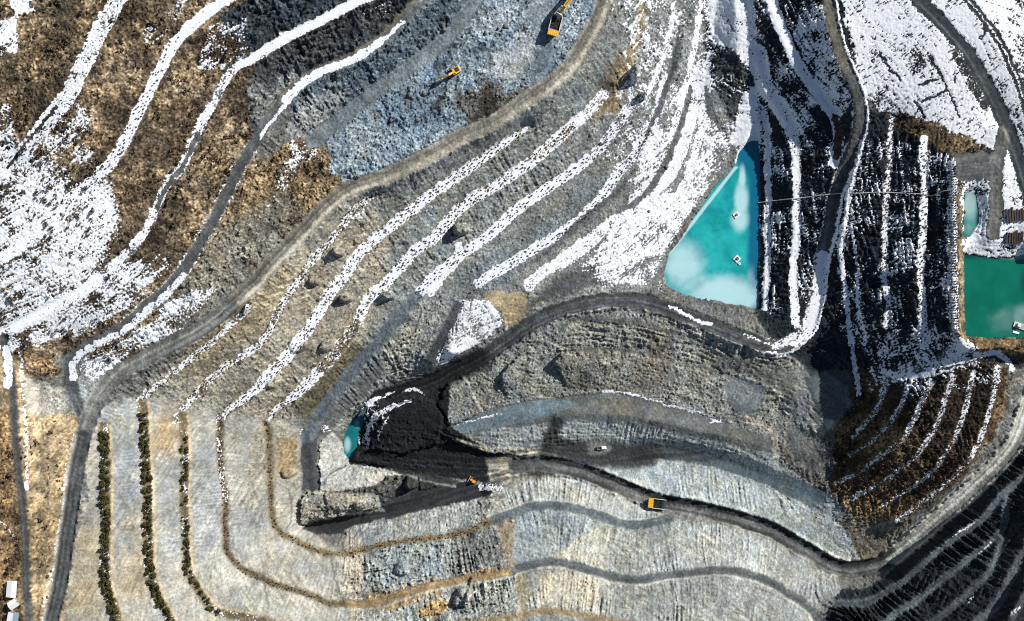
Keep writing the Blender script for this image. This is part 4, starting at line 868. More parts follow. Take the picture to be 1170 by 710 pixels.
# ================================================================ building blocks for the machines
class MB:
    def __init__(s): s.bm = bmesh.new()
    def box(s, c, d, rz=0, ry=0, bev=.04, taper=None):
        r = bmesh.ops.create_cube(s.bm, size=1)['verts']
        for v in r:
            k = 1.0
            if taper and v.co.z > 0: v.co.x *= taper[0]; v.co.y *= taper[1]
            v.co = Vector((v.co.x * d[0], v.co.y * d[1], v.co.z * d[2]))
        m = Matrix.Translation(c) @ Matrix.Rotation(rz, 4, 'Z') @ Matrix.Rotation(ry, 4, 'Y')
        if bev:
            es = list({e for v in r for e in v.link_edges})
            q = bmesh.ops.bevel(s.bm, geom=es, offset=min(bev, min(d) * .3), segments=1, affect='EDGES')
            r = list({v for f in q['faces'] for v in f.verts} | {v for v in r if v.is_valid})
        bmesh.ops.transform(s.bm, matrix=m, verts=r); return s
    def cyl(s, a, b, r, r2=None, n=12):
        a, b = Vector(a), Vector(b); d = b - a
        q = bmesh.ops.create_cone(s.bm, cap_ends=True, segments=n, radius1=r, radius2=r if r2 is None else r2, depth=d.length)['verts']
        bmesh.ops.transform(s.bm, matrix=Matrix.Translation((a + b) / 2) @ d.to_track_quat('Z', 'Y').to_matrix().to_4x4(), verts=q); return s
    def prism(s, prof, y0, y1):
        """side profile in x,z pushed out across y"""
        a = [s.bm.verts.new((x, y0, z)) for x, z in prof]; b = [s.bm.verts.new((x, y1, z)) for x, z in prof]
        s.bm.faces.new(a[::-1]); s.bm.faces.new(b)
        for i in range(len(a)):
            j = (i + 1) % len(a); s.bm.faces.new((a[i], a[j], b[j], b[i]))
        return s
    def build(s, name, mat, parent=None):
        bmesh.ops.recalc_face_normals(s.bm, faces=s.bm.faces)
        me = bpy.data.meshes.new(name); s.bm.to_mesh(me); s.bm.free(); me.materials.append(mat)
        o = bpy.data.objects.new(name, me); COL.objects.link(o)
        if parent: o.parent = parent
        return o
def thing(name, label, cat, group=None):
    o = bpy.data.objects.new(name, None); COL.objects.link(o); o.empty_display_size = .5
    o['label'] = label; o['category'] = cat
    if group: o['group'] = group
    return o
def tag(o, label, cat, group=None):
    o['label'] = label; o['category'] = cat
    if group: o['group'] = group
    return o
def set_on(o, u, v, head, span=3., lift=0., dz=None, flatten=True):
    """head = direction of local +X in survey units (du, dv)"""
    p = place(u, v); d = Vector((head[0], -head[1], 0)).normalized(); s = Vector((-d.y, d.x, 0))
    def g(q): return float(gz(q.x, q.y))
    zf, zb, zl_, zr = g(p + d * span), g(p - d * span), g(p + s * span * .5), g(p - s * span * .5)
    X = (d * 2 * span + Vector((0, 0, zf - zb))).normalized(); Y = (s * span + Vector((0, 0, zl_ - zr))).normalized(); N = X.cross(Y).normalized(); Y = N.cross(X)
    R = Matrix((X, Y, N)).transposed().to_4x4()
    base = max((zf + zb) / 2, (zl_ + zr) / 2, p.z)
    o.matrix_world = Matrix.Translation((p.x, p.y, base + lift)) @ R
    return o
def copy_thing(r, label=None):
    c = r.copy(); COL.objects.link(c)
    if label: c['label'] = label
    for ch in list(r.children):
        d = ch.copy(); COL.objects.link(d); d.parent = c
        for g in list(ch.children):
            e = g.copy(); COL.objects.link(e); e.parent = d
    return c

# ---------------------------------------------------------------- haul truck (10 m, faces +X)
def wheel(parent, c, r, wd, out):
    t = MB().cyl((c[0], c[1] - wd / 2, c[2]), (c[0], c[1] + wd / 2, c[2]), r, n=20)
    for k in range(18):
        a = 2 * math.pi * k / 18; t.box((c[0] + r * math.cos(a), c[1], c[2] + r * math.sin(a)), (.14, wd * .9, .2), ry=-a, bev=0)
    o = t.build('wheel', M['tyre'], parent)
    y = c[1] + out * wd / 2
    MB().cyl((c[0], y - .02 * out, c[2]), (c[0], y + .07 * out, c[2]), r * .52, r * .42, n=16).build('rim', M['yellow'], o)
def haul_truck(label):
    t = thing('haul_truck', label, 'haul truck', 'haul trucks in the pit')
    MB().box((-.4, -.75, 1.35), (8.2, .35, .7)).box((-.4, .75, 1.35), (8.2, .35, .7)).box((3.2, 0, 1.2), (1.2, 3.4, .5)).box((-2.6, 0, 1.1), (.8, 3.4, .7)).cyl((-1.2, -.9, 1.6), (.9, -.9, 2.6), .18).cyl((-1.2, .9, 1.6), (.9, .9, 2.6), .18).build('chassis', M['black'], t)
    for y in (-2.1, 2.1): wheel(t, (2.9, y, 1.15), 1.15, .85, 1 if y > 0 else -1)
    for y in (-2.35, -1.35, 1.35, 2.35): wheel(t, (-2.6, y, 1.15), 1.15, .8, 1 if y > 0 else -1)
    b = MB(); out = [(-5.2, 2.7), (-5.2, 3.1), (2.5, 4.55), (2.5, 2.2), (1.2, 1.9), (-3.2, 1.75)]
    b.prism([(-5.3, 2.6), (-5.3, 2.85), (-3.2, 2.05), (1.3, 2.25), (2.35, 4.75), (2.6, 4.75), (1.5, 1.95), (-3.2, 1.75)], -2.75, 2.75)
    for y in (-2.75, 2.6): b.prism([(-5.3, 2.85), (-5.25, 3.5), (2.35, 4.75), (1.3, 2.2), (-3.2, 2.0)], y, y + .15)
    body = b.build('dump_body', M['bluegrey'], t)
    for y in (-2.78, 2.78): MB().prism([(-5.3, 3.5), (-5.3, 3.68), (2.4, 4.93), (2.4, 4.75)], y - .16, y + .16).build('rim_rail', M['cream'], body)
    cp = MB().prism([(2.2, 4.62), (2.2, 4.86), (4.9, 5.05), (4.95, 4.88)], -2.75, 2.75)
    for y in (-2., -1., 0, 1., 2.): cp.box((3.5, y, 5.0), (2.5, .14, .16), ry=-.07, bev=0)
    cp.build('canopy', M['yellow'], t)
    ld = MB(); rr = random.Random(3)
    ld.prism([(-4.3, 2.5), (-3.2, 3.0), (-1, 3.4), (.6, 3.6), (1.75, 3.5), (1.3, 2.27), (-3.2, 2.07)], -2.55, 2.55)
    for _ in range(60): ld.box((rr.uniform(-3.6, 1.2), rr.uniform(-2.3, 2.3), rr.uniform(3.1, 3.45)), (rr.uniform(.3, .8),) * 3, rz=rr.uniform(0, 3), ry=rr.uniform(0, 1), bev=.05)
    ld.build('coal_load', M['load'], body)
    MB().box((4.3, 0, 2.9), (1.5, 5.2, .22)).box((4.0, -.4, 2.2), (1.9, 1.9, 1.4)).box((4.85, 0, 1.6), (.3, 4.6, .5)).build('engine_deck', M['yellow'], t)
    MB().box((4.99, -.4, 2.2), (.1, 1.6, 1.1)).build('grille', M['black'], t)
    cab = MB().box((3.85, 1.45, 3.75), (1.6, 1.7, 1.55), taper=(.9, .92)).build('cab', M['yellow'], t)
    for c_, d_ in (((4.62, 1.45, 3.85), (.06, 1.4, .8)), ((3.85, 2.29, 3.85), (1.1, .06, .8)), ((3.85, .62, 3.85), (1.1, .06, .8))): MB().box(c_, d_).build('window', M['glass'], cab)
    for y in (-1.9, 1.9): MB().cyl((5.0, y, 2.2), (5.08, y, 2.2), .2).build('headlight', M['lamp'], t)
    hr = MB()
    for y in (-2.5, -1.4, -.3): hr.cyl((4.95, y, 3.0), (4.95, y, 4.0), .04, n=6)
    hr.cyl((4.95, -2.5, 4.0), (4.95, -.3, 4.0), .04, n=6).cyl((4.95, -2.5, 3.5), (4.95, -.3, 3.5), .04, n=6)
    hr.build('handrail', M['cream'], t)
    ldr = MB()
    for y in (.3, .7): ldr.cyl((5.05, y, .9), (4.98, y, 2.9), .035, n=6)
    for k in range(6): ldr.cyl((5.04, .3, 1.05 + k * .32), (5.04, .7, 1.05 + k * .32), .03, n=6)
    ldr.build('ladder', M['black'], t)
    return t
ht = haul_truck('yellow haul truck with a coal filled bed driving along the pit road above the floor')
set_on(ht, 750.5, 575, (-1, -.12), 3.2)
ht2 = copy_thing(ht, 'yellow haul truck parked under the bucket of the large excavator on grey rock')
set_on(ht2, 633, 30, (-.28, 1), 3.2); ht2.scale = (1.12, 1.05, 1.1)

# ---------------------------------------------------------------- excavators (arm along +X)
def track(parent, y, l, hgt, wd):
    p = MB(); n = 26; L2 = l / 2 - hgt / 2
    prof = [(L2 + hgt / 2 * math.cos(a), hgt / 2 + hgt / 2 * math.sin(a)) for a in np.linspace(-math.pi / 2, math.pi / 2, 9)] + [(-L2 + hgt / 2 * math.cos(a), hgt / 2 + hgt / 2 * math.sin(a)) for a in np.linspace(math.pi / 2, 1.5 * math.pi, 9)]
    p.prism(prof, y - wd / 2, y + wd / 2)
    for k in range(int(l / .35)):
        x = -l / 2 + hgt / 2 + k * .35
        if x < l / 2 - hgt / 2: p.box((x, y, hgt + .02), (.2, wd * 1.02, .06), bev=0)
    o = p.build('track', M['black'], parent); s = 1 if y > 0 else -1
    for x in (-L2, L2): MB().cyl((x, y + s * wd * .5 - .02 * s, hgt / 2), (x, y + s * (wd * .5 + .06), hgt / 2), hgt * .36).build('track_wheel', M['steel'], o)
def beam_between(mb, a, b, wd, h0, h1):
    a, b = Vector(a), Vector(b); d = (b - a).normalized(); n = Vector((-d.z, 0, d.x))
    pr = [a + n * h0, a - n * h0, b - n * h1, b + n * h1]; mb.prism([(q.x, q.z) for q in pr], a.y - wd / 2, a.y + wd / 2); return mb
def excavator(label, s, boom, stick, bucket, arm_mat='yellow', cwt='cream', aw=1.):
    t = thing('excavator', label, 'excavator', 'tracked excavators')
    for y in (-1.25, 1.25): track(t, y * s, 4.6 * s, .95 * s, .65 * s)
    MB().box((0, 0, .75 * s), (2.4 * s, 1.9 * s, .5 * s)).cyl((0, 0, .9 * s), (0, 0, 1.2 * s), .7 * s, n=18).build('undercarriage', M['black'], t)
    house = MB().box((-.5 * s, 0, 1.75 * s), (3.3 * s, 2.8 * s, 1.1 * s), bev=.12 * s).build('house', M['yellow'], t)
    MB().box((-.9 * s, -.2 * s, 2.36 * s), (1.7 * s, 1.9 * s, .14 * s)).cyl((-1.2 * s, -.9 * s, 2.3 * s), (-1.2 * s, -.9 * s, 2.9 * s), .1 * s).build('engine_cover', M['black'], house)
    c = MB()
    pts = [(-2.1 * s - .75 * s * math.cos(a), 1.4 * s * math.sin(a)) for a in np.linspace(-math.pi / 2, math.pi / 2, 9)] + [(-1.95 * s, 1.4 * s), (-1.95 * s, -1.4 * s)]
    lo = [c.bm.verts.new((x, y, 1.15 * s)) for x, y in pts]; hi = [c.bm.verts.new((x, y, 2.4 * s)) for x, y in pts]
    c.bm.faces.new(lo[::-1]); c.bm.faces.new(hi)
    for i in range(len(pts)): c.bm.faces.new((lo[i], lo[(i + 1) % len(pts)], hi[(i + 1) % len(pts)], hi[i]))
    c.build('counterweight', M[cwt], t)
    cab = MB().box((.75 * s, .9 * s, 2.15 * s), (1.5 * s, .95 * s, 1.7 * s), bev=.08 * s, taper=(.88, .95)).build('cab', M['yellow'], t)
    MB().box((1.5 * s, .9 * s, 2.3 * s), (.05 * s, .8 * s, 1.1 * s), ry=-.12).build('windscreen', M['glass'], cab); MB().box((.75 * s, 1.385 * s, 2.4 * s), (1.1 * s, .04 * s, .8 * s)).build('window', M['glass'], cab); MB().box((.8 * s, .9 * s, 3.01 * s), (.7 * s, .6 * s, .03 * s)).build('roof_window', M['glass'], cab)
    A, B, Cc, D = [Vector((p[0], 0, p[1])) for p in (boom[0], boom[1], stick, bucket)]
    bo = MB(); beam_between(bo, A, B, .62 * s * aw, .24 * s, .42 * s); beam_between(bo, B, Cc, .6 * s * aw, .42 * s, .2 * s)
    bo = bo.build('boom', M[arm_mat], t)
    for y in (-.5 * s, .5 * s): MB().cyl((A.x + .5 * s, y, A.z - .3 * s), (B.x, y, B.z - .1 * s), .11 * s).build('boom_cylinder', M['steel'], bo)
    st = MB(); d = (Cc - D).normalized(); beam_between(st, Cc + d * .9 * s, D, .42 * s * aw, .32 * s, .14 * s); st = st.build('stick', M[arm_mat], t)
    MB().cyl(B + Vector((0, 0, .5 * s)), Cc + d * .9 * s, .1 * s).build('stick_cylinder', M['steel'], st)
    bk = MB(); r = 1.0 * s
    prof = [(D.x + r * .15, D.z + .1)] + [(D.x + .1 * s + r * math.cos(a), D.z - .65 * s + r * .8 * math.sin(a)) for a in np.linspace(1.2, -2.0, 8)] + [(D.x - .5 * s, D.z - .7 * s)]
    bk.prism(prof, -.7 * s, .7 * s)
    for k in range(5): bk.box((D.x - .55 * s, (-.56 + k * .28) * s, D.z - 1.15 * s), (.3 * s, .12 * s, .12 * s), ry=.6, bev=0)
    bk.build('bucket', M['steel'], t)
    return t
e1 = excavator('small yellow excavator with its long arm lowered across pale broken rock', 1.25, ((1.3, 2.2), (4.6, 5.6)), (9.0, 4.4), (11.2, 1.9))
set_on(e1, 519.5, 81.5, (-1.25, .78), 2.5)
e2 = excavator('large yellow excavator loading a haul truck, its arm reaching over the truck', 1.9, ((2.4, 4.0), (7.5, 9.6)), (12.6, 8.6), (15.2, 6.4), cwt='yellow', aw=1.7)
set_on(e2, 652.5, -11, (-.40, .66), 4)

# ---------------------------------------------------------------- bulldozer
def dozer():
    t = thing('bulldozer', 'small orange bulldozer with a curved blade working on the black coal floor', 'bulldozer')
    for y in (-1.1, 1.1): track(t, y, 3.6, 1.05, .6)
    MB().box((.5, 0, 1.45), (2.2, 1.3, 1.1), bev=.1, taper=(.95, .85)).box((-1.3, 0, 1.2), (1.0, 1.5, .8)).build('body', M['orange'], t)
    cab = MB().box((-.75, 0, 2.35), (1.35, 1.45, 1.2), taper=(.9, .9)).build('cab', M['black'], t)
    MB().box((-.75, 0, 3.02), (1.55, 1.6, .14)).build('roof', M['orange'], cab)
    MB().box((-.06, 0, 2.4), (.05, 1.15, .75), ry=-.1).build('window', M['glass'], cab)
    b = MB(); prof = [(2.45 + .28 * math.cos(a), .75 + .75 * math.sin(a)) for a in np.linspace(2.2, 4.1, 7)]; prof = prof + [(x - .12, z) for x, z in prof[::-1]]
    b.prism(prof, -1.9, 1.9); b.build('blade', M['cream'], t)
    for y in (-1.5, 1.5): MB().box((1.3, y, .7), (2.0, .16, .25)).build('push_arm', M['orange'], t)
    r = MB().box((-2.1, 0, 1.0), (.4, 1.4, .3))
    for y in (-.5, 0, .5): r.box((-2.35, y, .75), (.16, .14, .9))
    r.build('ripper', M['steel'], t); MB().cyl((.9, .35, 1.9), (.9, .35, 2.7), .07).build('exhaust_pipe', M['black'], t)
    return t
set_on(dozer(), 540, 549.3, (-.9, -.5), 1.6)

# ---------------------------------------------------------------- pickup and van
def small_wheels(t, xs_, y, r):
    for x in xs_:
        for s in (-1, 1):
            o = MB().cyl((x, s * (y - .12), r), (x, s * (y + .12), r), r, n=16).build('wheel', M['tyre'], t)
            MB().cyl((x, s * (y + .1), r), (x, s * (y + .14), r), r * .55, n=12).build('rim', M['steel'], o)
def pickup():
    t = thing('pickup_truck', 'white pickup truck with a dark load bed standing on the sooty pit bench', 'pickup truck')
    MB().box((0, 0, .72), (5.3, 1.9, .5), bev=.1).box((1.75, 0, 1.05), (1.6, 1.8, .35), bev=.1).build('body', M['white'], t)
    cab = MB().box((.45, 0, 1.5), (1.75, 1.75, .95), bev=.08, taper=(.75, .88)).build('cab', M['white'], t)
    MB().box((1.17, 0, 1.5), (.05, 1.45, .6), ry=-.5).build('windscreen', M['glass'], cab); MB().box((-.32, 0, 1.55), (.05, 1.35, .5), ry=.3).build('window', M['glass'], cab)
    for y in (-.82, .82): MB().box((.45, y, 1.55), (1.1, .05, .5)).build('window', M['glass'], cab)
    b = MB().box((-1.6, 0, 1.0), (2.0, 1.6, .06))
    b.build('load_bed', M['black'], t); MB().box((-1.6, .9, 1.12), (2.1, .1, .4)).build('bed_wall', M['grey'], t); MB().box((-1.6, -.9, 1.12), (2.1, .1, .4)).build('bed_wall', M['grey'], t); MB().box((-2.7, 0, 1.12), (.08, 1.8, .4)).build('tailgate', M['grey'], t)
    small_wheels(t, (-1.65, 1.65), .88, .4)
    for y in (-.7, .7): MB().box((2.62, y, .95), (.06, .35, .2)).build('headlight', M['lamp'], t)
    return t
set_on(pickup(), 687.5, 511.8, (1, -.05), 1.8)
def van():
    t = thing('van', 'white van parked on the verge beside the long haul road', 'van')
    MB().prism([(-2.7, .45), (-2.7, 2.2), (1.2, 2.25), (1.9, 1.5), (2.75, 1.2), (2.8, .45)], -.98, .98).build('body', M['white'], t)
    MB().box((1.55, 0, 1.92), (.06, 1.6, .95), ry=-.76).build('windscreen', M['glass'], t)
    for y in (-.985, .985): MB().box((.75, y, 1.75), (.8, .04, .5)).build('window', M['glass'], t)
    MB().box((-.9, 0, 2.27), (2.6, 1.3, .08)).build('roof_rack', M['grey'], t)
    small_wheels(t, (-1.75, 1.75), .9, .38)
    for y in (-.75, .75): MB().box((2.78, y, .95), (.05, .3, .2)).build('headlight', M['lamp'], t)
    return t
set_on(van(), 281, 352, (.42, -.95), 1.8)

# ---------------------------------------------------------------- sheds beside the track
def shed(label, lx, ly, hgt, rise, mats, extra=0, door=True):
    t = thing('shed', label, 'shed', 'sheds beside the narrow track')
    MB().box((0, 0, hgt / 2), (lx, ly, hgt), bev=.02).prism([(-.01, 0), (.01, 0), (0, .01)], -.01, .01).build('wall', M['grey'], t)
    for s, m in ((-1, mats[0]), (1, mats[1])):
        r = MB(); a = math.atan2(rise, ly / 2)
        prof = [(0, hgt + rise), (0, hgt + rise + .12), (s * (ly / 2 + .35), hgt - .2 + .12), (s * (ly / 2 + .35), hgt - .2)]
        r.prism(prof, -lx / 2 - .3, lx / 2 + .3)
        for v in r.bm.verts: v.co = Vector((v.co.y, v.co.x, v.co.z))
        if extra:
            for k in range(extra):
                x = -lx / 2 + (k + .5) * lx / extra
                r.box((x, s * ly / 4, hgt + rise / 2 + .06), (.1, ly / 2 * 1.1, .1), bev=0)
                for v in r.bm.verts[-8:] if False else []: pass
        r.build('roof', M[m], t)
    d = MB().box((lx / 2 + .03, 0, 1.05), (.06, 1.0, 2.1)).build('door', M['wood'], t)
    MB().box((0, ly / 2 + .03, 1.5), (1.2, .06, .8)).build('window', M['glass'], t)
    MB().box((0, -ly / 2 - .03, 1.5), (1.2, .06, .8)).build('window', M['glass'], t)
    return t
set_on(shed('long white roofed shed beside the track, largest of the three sheds', 8.6, 4.6, 2.6, .35, ('whiteroof', 'whiteroof')), 14.5, 672, (.1, -1), 3)
set_on(shed('middle shed with a blue and white gable roof near the dirt track', 4.6, 4.0, 2.5, 1.0, ('whiteroof', 'snowcap')), 17, 690, (.75, -.5), 2)
set_on(shed('blue roofed shed with snow on one slope, nearest the frame bottom', 5.2, 5.2, 2.7, 1.1, ('roofblue', 'snowcap')), 15.5, 704.5, (.2, -1), 2)

# ---------------------------------------------------------------- floating pumps, raft
def float_pump(label):
    t = thing('floating_pump', label, 'floating pump', 'floating pumps on the turquoise pond')
    d = MB()
    for s in (-1, 1): d.box((0, s * 1.4, .45), (3.8, .9, .18)).box((s * 1.4, 0, .452), (.9, 1.9, .18))
    d.build('deck', M['white'], t)
    for x in (-1.4, 1.4): MB().cyl((x, -1.9, .12), (x, 1.9, .12), .36, n=14).build('float', M['grey'], t)
    p = MB().cyl((0, 0, .2), (0, 0, 1.5), .42, n=16).cyl((0, 0, 1.5), (0, 0, 1.7), .28).cyl((0, 0, .9), (1.6, .2, .75), .16).box((0, 0, .3), (1.5, 1.5, .2)).build('pump', M['bluegrey'], t)
    r = MB()
    for x in (-1.75, 1.75):
        for y in (-1.75, 1.75): r.cyl((x, y, .5), (x, y, 1.4), .04, n=6)
    for y in (-1.75, 1.75): r.cyl((-1.75, y, 1.4), (1.75, y, 1.4), .035, n=6)
    for x in (-1.75, 1.75): r.cyl((x, -1.75, 1.4), (x, 1.75, 1.4), .035, n=6)
    r.build('handrail', M['steel'], t); return t
def on_water(o, u, v, key, rz, s=1.):
    x, y = ground_xy(u, v, WZ[key]); o.location = (x, y, WZ[key]); o.rotation_euler = (0, 0, rz); o.scale = (s, s, s); return o
fp = float_pump('square white pump raft floating near the top of the turquoise pond')
on_water(fp, 841, 246, 'p1', .55, .85)
fp2 = copy_thing(fp, 'diamond turned white pump raft floating lower on the turquoise pond'); on_water(fp2, 842, 296, 'p1', .8, .95)
def buoy():
    b = MB().cyl((0, 0, -.2), (0, 0, .45), .75, n=16).cyl((0, 0, .45), (0, 0, .95), .3, .15)
    return tag(b.build('buoy', M['white'], None), 'small white buoy floating just below the lower pump raft', 'buoy')
on_water(buoy(), 844.8, 301.5, 'p1', 0)
def raft():
    t = thing('work_boat', 'white flat work boat moored at the edge of the green reservoir', 'boat')
    h = MB(); prof = [(-4.2, 0), (-3.9, -.3), (3.2, -.3), (4.3, .5), (4.3, .7), (-4.2, .7)]
    h.prism(prof, -1.5, 1.5); h.build('hull', M['white'], t)
    MB().box((-.2, 0, .74), (6.8, 2.4, .08)).build('deck', M['grey'], t)
    c = MB().box((-1.4, 0, 1.5), (2.2, 1.8, 1.5), taper=(.85, .9)).build('cabin', M['white'], t)
    MB().box((-.36, 0, 1.75), (.06, 1.4, .6), ry=-.1).build('window', M['glass'], c)
    r = MB()
    for s in (-1.4, 1.4): r.cyl((0, s, 1.5), (4.0, s * .9, 1.5), .04, n=6).cyl((.2, s, .7), (.2, s, 1.5), .04, n=6).cyl((3.8, s * .9, .7), (3.8, s * .9, 1.5), .04, n=6)
    r.build('handrail', M['steel'], t); return t
on_water(raft(), 1166, 373, 'p2', -.35, .95)
tag(on_water(MB().prism([(-1.7, -.1), (-1.3, -.25), (1.2, -.25), (1.9, .35), (1.8, .45), (-1.7, .4)], -.6, .6).box((0, 0, .42), (.3, 1.25, .08)).build('dinghy', M['white'], None), 1160.5, 380, 'p2', -.25), 'small white dinghy floating beside the work boat', 'dinghy')

# ---------------------------------------------------------------- steel beams laid out near the reservoir
def beam_mesh(l):
    return MB().box((0, 0, .06), (l, .75, .12), bev=.01).box((0, 0, .45), (l, .2, .66), bev=.01).box((0, 0, .84), (l, .75, .12), bev=.01)
bm0 = beam_mesh(7.5).build('steel_beam', M['rust'])
rr = random.Random(5); first = True
for row, (v0, n, us) in enumerate(((246, 8, 1150.5), (271, 7, 1150))):
    for k in range(n):
        o = bm0 if first else bm0.copy()
        if not first: COL.objects.link(o)
        first = False
        set_on(o, us + k * 3.0, v0 + rr.uniform(-1.2, 1.2), (.06 + rr.uniform(-.06, .06), 1), 2, .05)
        o.scale = (rr.uniform(.75, 1.05), 1, 1)
        tag(o, ('dark rusty steel beam laid in the upper row beside the access road', 'dark rusty steel beam laid in the lower row above the reservoir')[row], 'beam', ('upper row of steel beams', 'lower row of steel beams')[row])

# ---------------------------------------------------------------- pipeline over the banks
def pipe(name, uv, r, mat, label, cat, lift=.15):
    P = catmull(np.array([(a, b, 0.) for a, b in uv], float), 3)[:, :2]
    W = place_many(P); W[:, 2] = blur_line(W[:, 2]) + r + lift
    T = np.gradient(W, axis=0); T /= np.linalg.norm(T, axis=1)[:, None]; B = np.cross(T, (0, 0, 1.)); B /= np.linalg.norm(B, axis=1)[:, None]; N = np.cross(B, T)
    an = np.arange(8) * math.pi / 4; ring = W[:, None] + r * (np.cos(an)[None, :, None] * B[:, None] + np.sin(an)[None, :, None] * N[:, None])
    f = [(i * 8 + k, i * 8 + (k + 1) % 8, (i + 1) * 8 + (k + 1) % 8, (i + 1) * 8 + k) for i in range(len(W) - 1) for k in range(8)]
    return tag(mesh_obj(name, ring.reshape(-1, 3), f, mat, smooth=True), label, cat)
def blur_line(z): return np.convolve(np.pad(z, 2, mode='edge'), np.ones(5) / 5, 'valid')
pipe('water_pipe', [(866,232),(890,229),(920,226),(950,222),(985,221),(1005,220),(1030,221),(1052,222),(1064,224),(1076,219),(1090,218),(1100,224)], .28, M['pipe'], 'pale water pipe running across the dark snowy banks between two ponds', 'pipe')

# ================================================================ plants
def clump_mesh(name, n, rad, hgt, leaf, seed, mat, stems=4):
    r = np.random.default_rng(seed); V_, F_ = [], []
    def quad(c, a, b):
        i = len(V_); V_.extend([c - a - b, c + a - b, c + a + b, c - a + b]); F_.append((i, i + 1, i + 2, i + 3))
    lob = [(r.uniform(-.45, .45) * rad, r.uniform(-.45, .45) * rad, r.uniform(.4, .7) * hgt, r.uniform(.45, .7)) for _ in range(5)]
    for k in range(n):
        l = lob[k % 5]; d = r.normal(size=3); d /= np.linalg.norm(d); q = r.uniform(.55, 1.0)
        c = np.array((l[0] + d[0] * rad * l[3] * q, l[1] + d[1] * rad * l[3] * q, max(.05, l[2] + d[2] * hgt * .42 * q)))
        a = r.normal(size=3); a /= np.linalg.norm(a); b = np.cross(a, r.normal(size=3)); b /= np.linalg.norm(b)
        quad(c, a * leaf * r.uniform(.6, 1.2), b * leaf * r.uniform(.35, .7))
    for k in range(stems):
        l = lob[k % 5]; top = np.array((l[0], l[1], l[2])); a = np.array((.04, 0, 0)); 
        i = len(V_); V_.extend([-a, a, top + a * .4, top - a * .4]); F_.append((i, i + 1, i + 2, i + 3))
        a = np.array((0, .04, 0)); i = len(V_); V_.extend([-a, a, top + a * .4, top - a * .4]); F_.append((i, i + 1, i + 2, i + 3))
    return np.array(V_), np.array(F_)
shr = []
for k in range(5):
    v_, f_ = clump_mesh('shrub', 150, 1.35, 2.0, .30, 30 + k, None)
    o = mesh_obj('shrub', v_, f_, M['shrub']); shr.append(o.data); bpy.data.objects.remove(o)
rr = random.Random(11)
def along(uvs, step):
    P = catmull([(p[0], p[1], 0.) for p in uvs], 1.)[:, :2]; s = np.concatenate([[0], np.cumsum(np.linalg.norm(np.diff(P, axis=0), axis=1))])
    t = np.arange(0, s[-1], step); q = np.c_[np.interp(t, s, P[:, 0]), np.interp(t, s, P[:, 1])]; d = np.gradient(q, axis=0); d /= np.linalg.norm(d, axis=1)[:, None] + 1e-9
    return q, np.c_[-d[:, 1], d[:, 0]]
rows = (('V5', 494, 712, 'evergreen shrub in the planted row nearest the dark haul road', 'shrubs on the bench beside the haul road', 1),
        ('V4', 470, 712, 'evergreen shrub in the middle one of three planted bench rows', 'shrubs on the middle planted bench', .85),
        ('V3', 482, 700, 'evergreen shrub in the sparse planted row furthest from the haul road', 'shrubs on the sparse planted bench', .55))
for key, v0, v1, lab, grp, dens in rows:
    q, n = along([p for p in L[key][0]], 3.9)
    for (c, nn) in zip(q, n):
        if not (v0 < c[1] < v1): continue
        for side in (-1, 1):
            if rr.random() > (.84 if dens > .6 else .62): continue
            if key == 'V3' and (484 < c[1] < 506 or 578 < c[1] < 592) and rr.random() < .8: continue
            j = c + nn * (side * 2.6 + rr.uniform(-.8, .8)) + np.array((0, rr.uniform(-.8, .8)))
            p = place(*j); o = bpy.data.objects.new('shrub', rr.choice(shr)); COL.objects.link(o)
            s = rr.choice((rr.uniform(.5, .9), rr.uniform(.8, 1.35), rr.uniform(1., 1.45))) * (1. if dens > .6 else .85); o.location = (p.x, p.y, p.z - .1); o.rotation_euler = (0, 0, rr.uniform(0, 6.28)); o.scale = (s, s, s * rr.uniform(.8, 1.2))
            tag(o, lab, 'shrub', grp)
# saplings on the snowy terraces
sap = []
for k in range(4):
    v_, f_ = clump_mesh('sapling', 26, .5, .42, .17, 60 + k, None, 3); sap.append((v_, f_))
pts = []
for key, lanes, step, rng_ in (('C', (-4, -1.4, 1.4, 4), 3.2, (150, 478)), ('D', (-3.6, -1, 1.6, 4), 3.2, (140, 478)), ('E', (-3, 0, 3), 3.6, (130, 340)), ('F', (-3, 1, 3), 4, (150, 345)), ('B', (-3, 0, 3), 3, (225, 470)), ('A', (-2.5, 1.5), 3, (370, 455)),
                              ('a1', (-1.5, 1.5), 2.8, (430, 480)), ('a2', (-1.8, 1.5), 2.8, (440, 520)), ('a3', (-2, 0, 2), 2.8, (436, 540)), ('a4', (-2, 0, 2), 2.8, (431, 556)), ('a5', (-2, 0, 2), 2.8, (428, 570)), ('a6', (-2.6, 0, 2.6), 2.8, (420, 560)),
                              ('Y2', (-2, 1.5), 3, (140, 365)), ('Y3', (-3, 0, 3), 3, (160, 400)), ('R1', (-4, 0, 4), 4.5, (40, 240)), ('V1', (-1.5, 1.5), 3, (480, 640)), ('V2', (-1.5, 1.5), 2.6, (480, 690))):
    q, n = along(L[key][0], step)
    for c, nn in zip(q, n):
        if not (rng_[0] < c[1] < rng_[1]) or not (2 < c[0] < 1168): continue
        for l in lanes:
            if rr.random() < .62: pts.append(c + nn * (l + rr.uniform(-1.1, 1.1)) + np.array((rr.uniform(-1.2, 1.2), rr.uniform(-1.2, 1.2))))
q, n = along([(1088,190),(1088,240),(1088,300),(1090,350),(1092,385)], 3)
for c, nn in zip(q, n):
    for l in (-4, -1.3, 1.3, 4): pts.append(c + nn * (l + rr.uniform(-.5, .5)))
W = place_many(np.array(pts)); size = np.array([rr.uniform(.7, 1.35) for _ in W]) / (HC - W[:, 2]); order = np.argsort(-size)
size = size * (HC - W[:, 2])
sapme = []
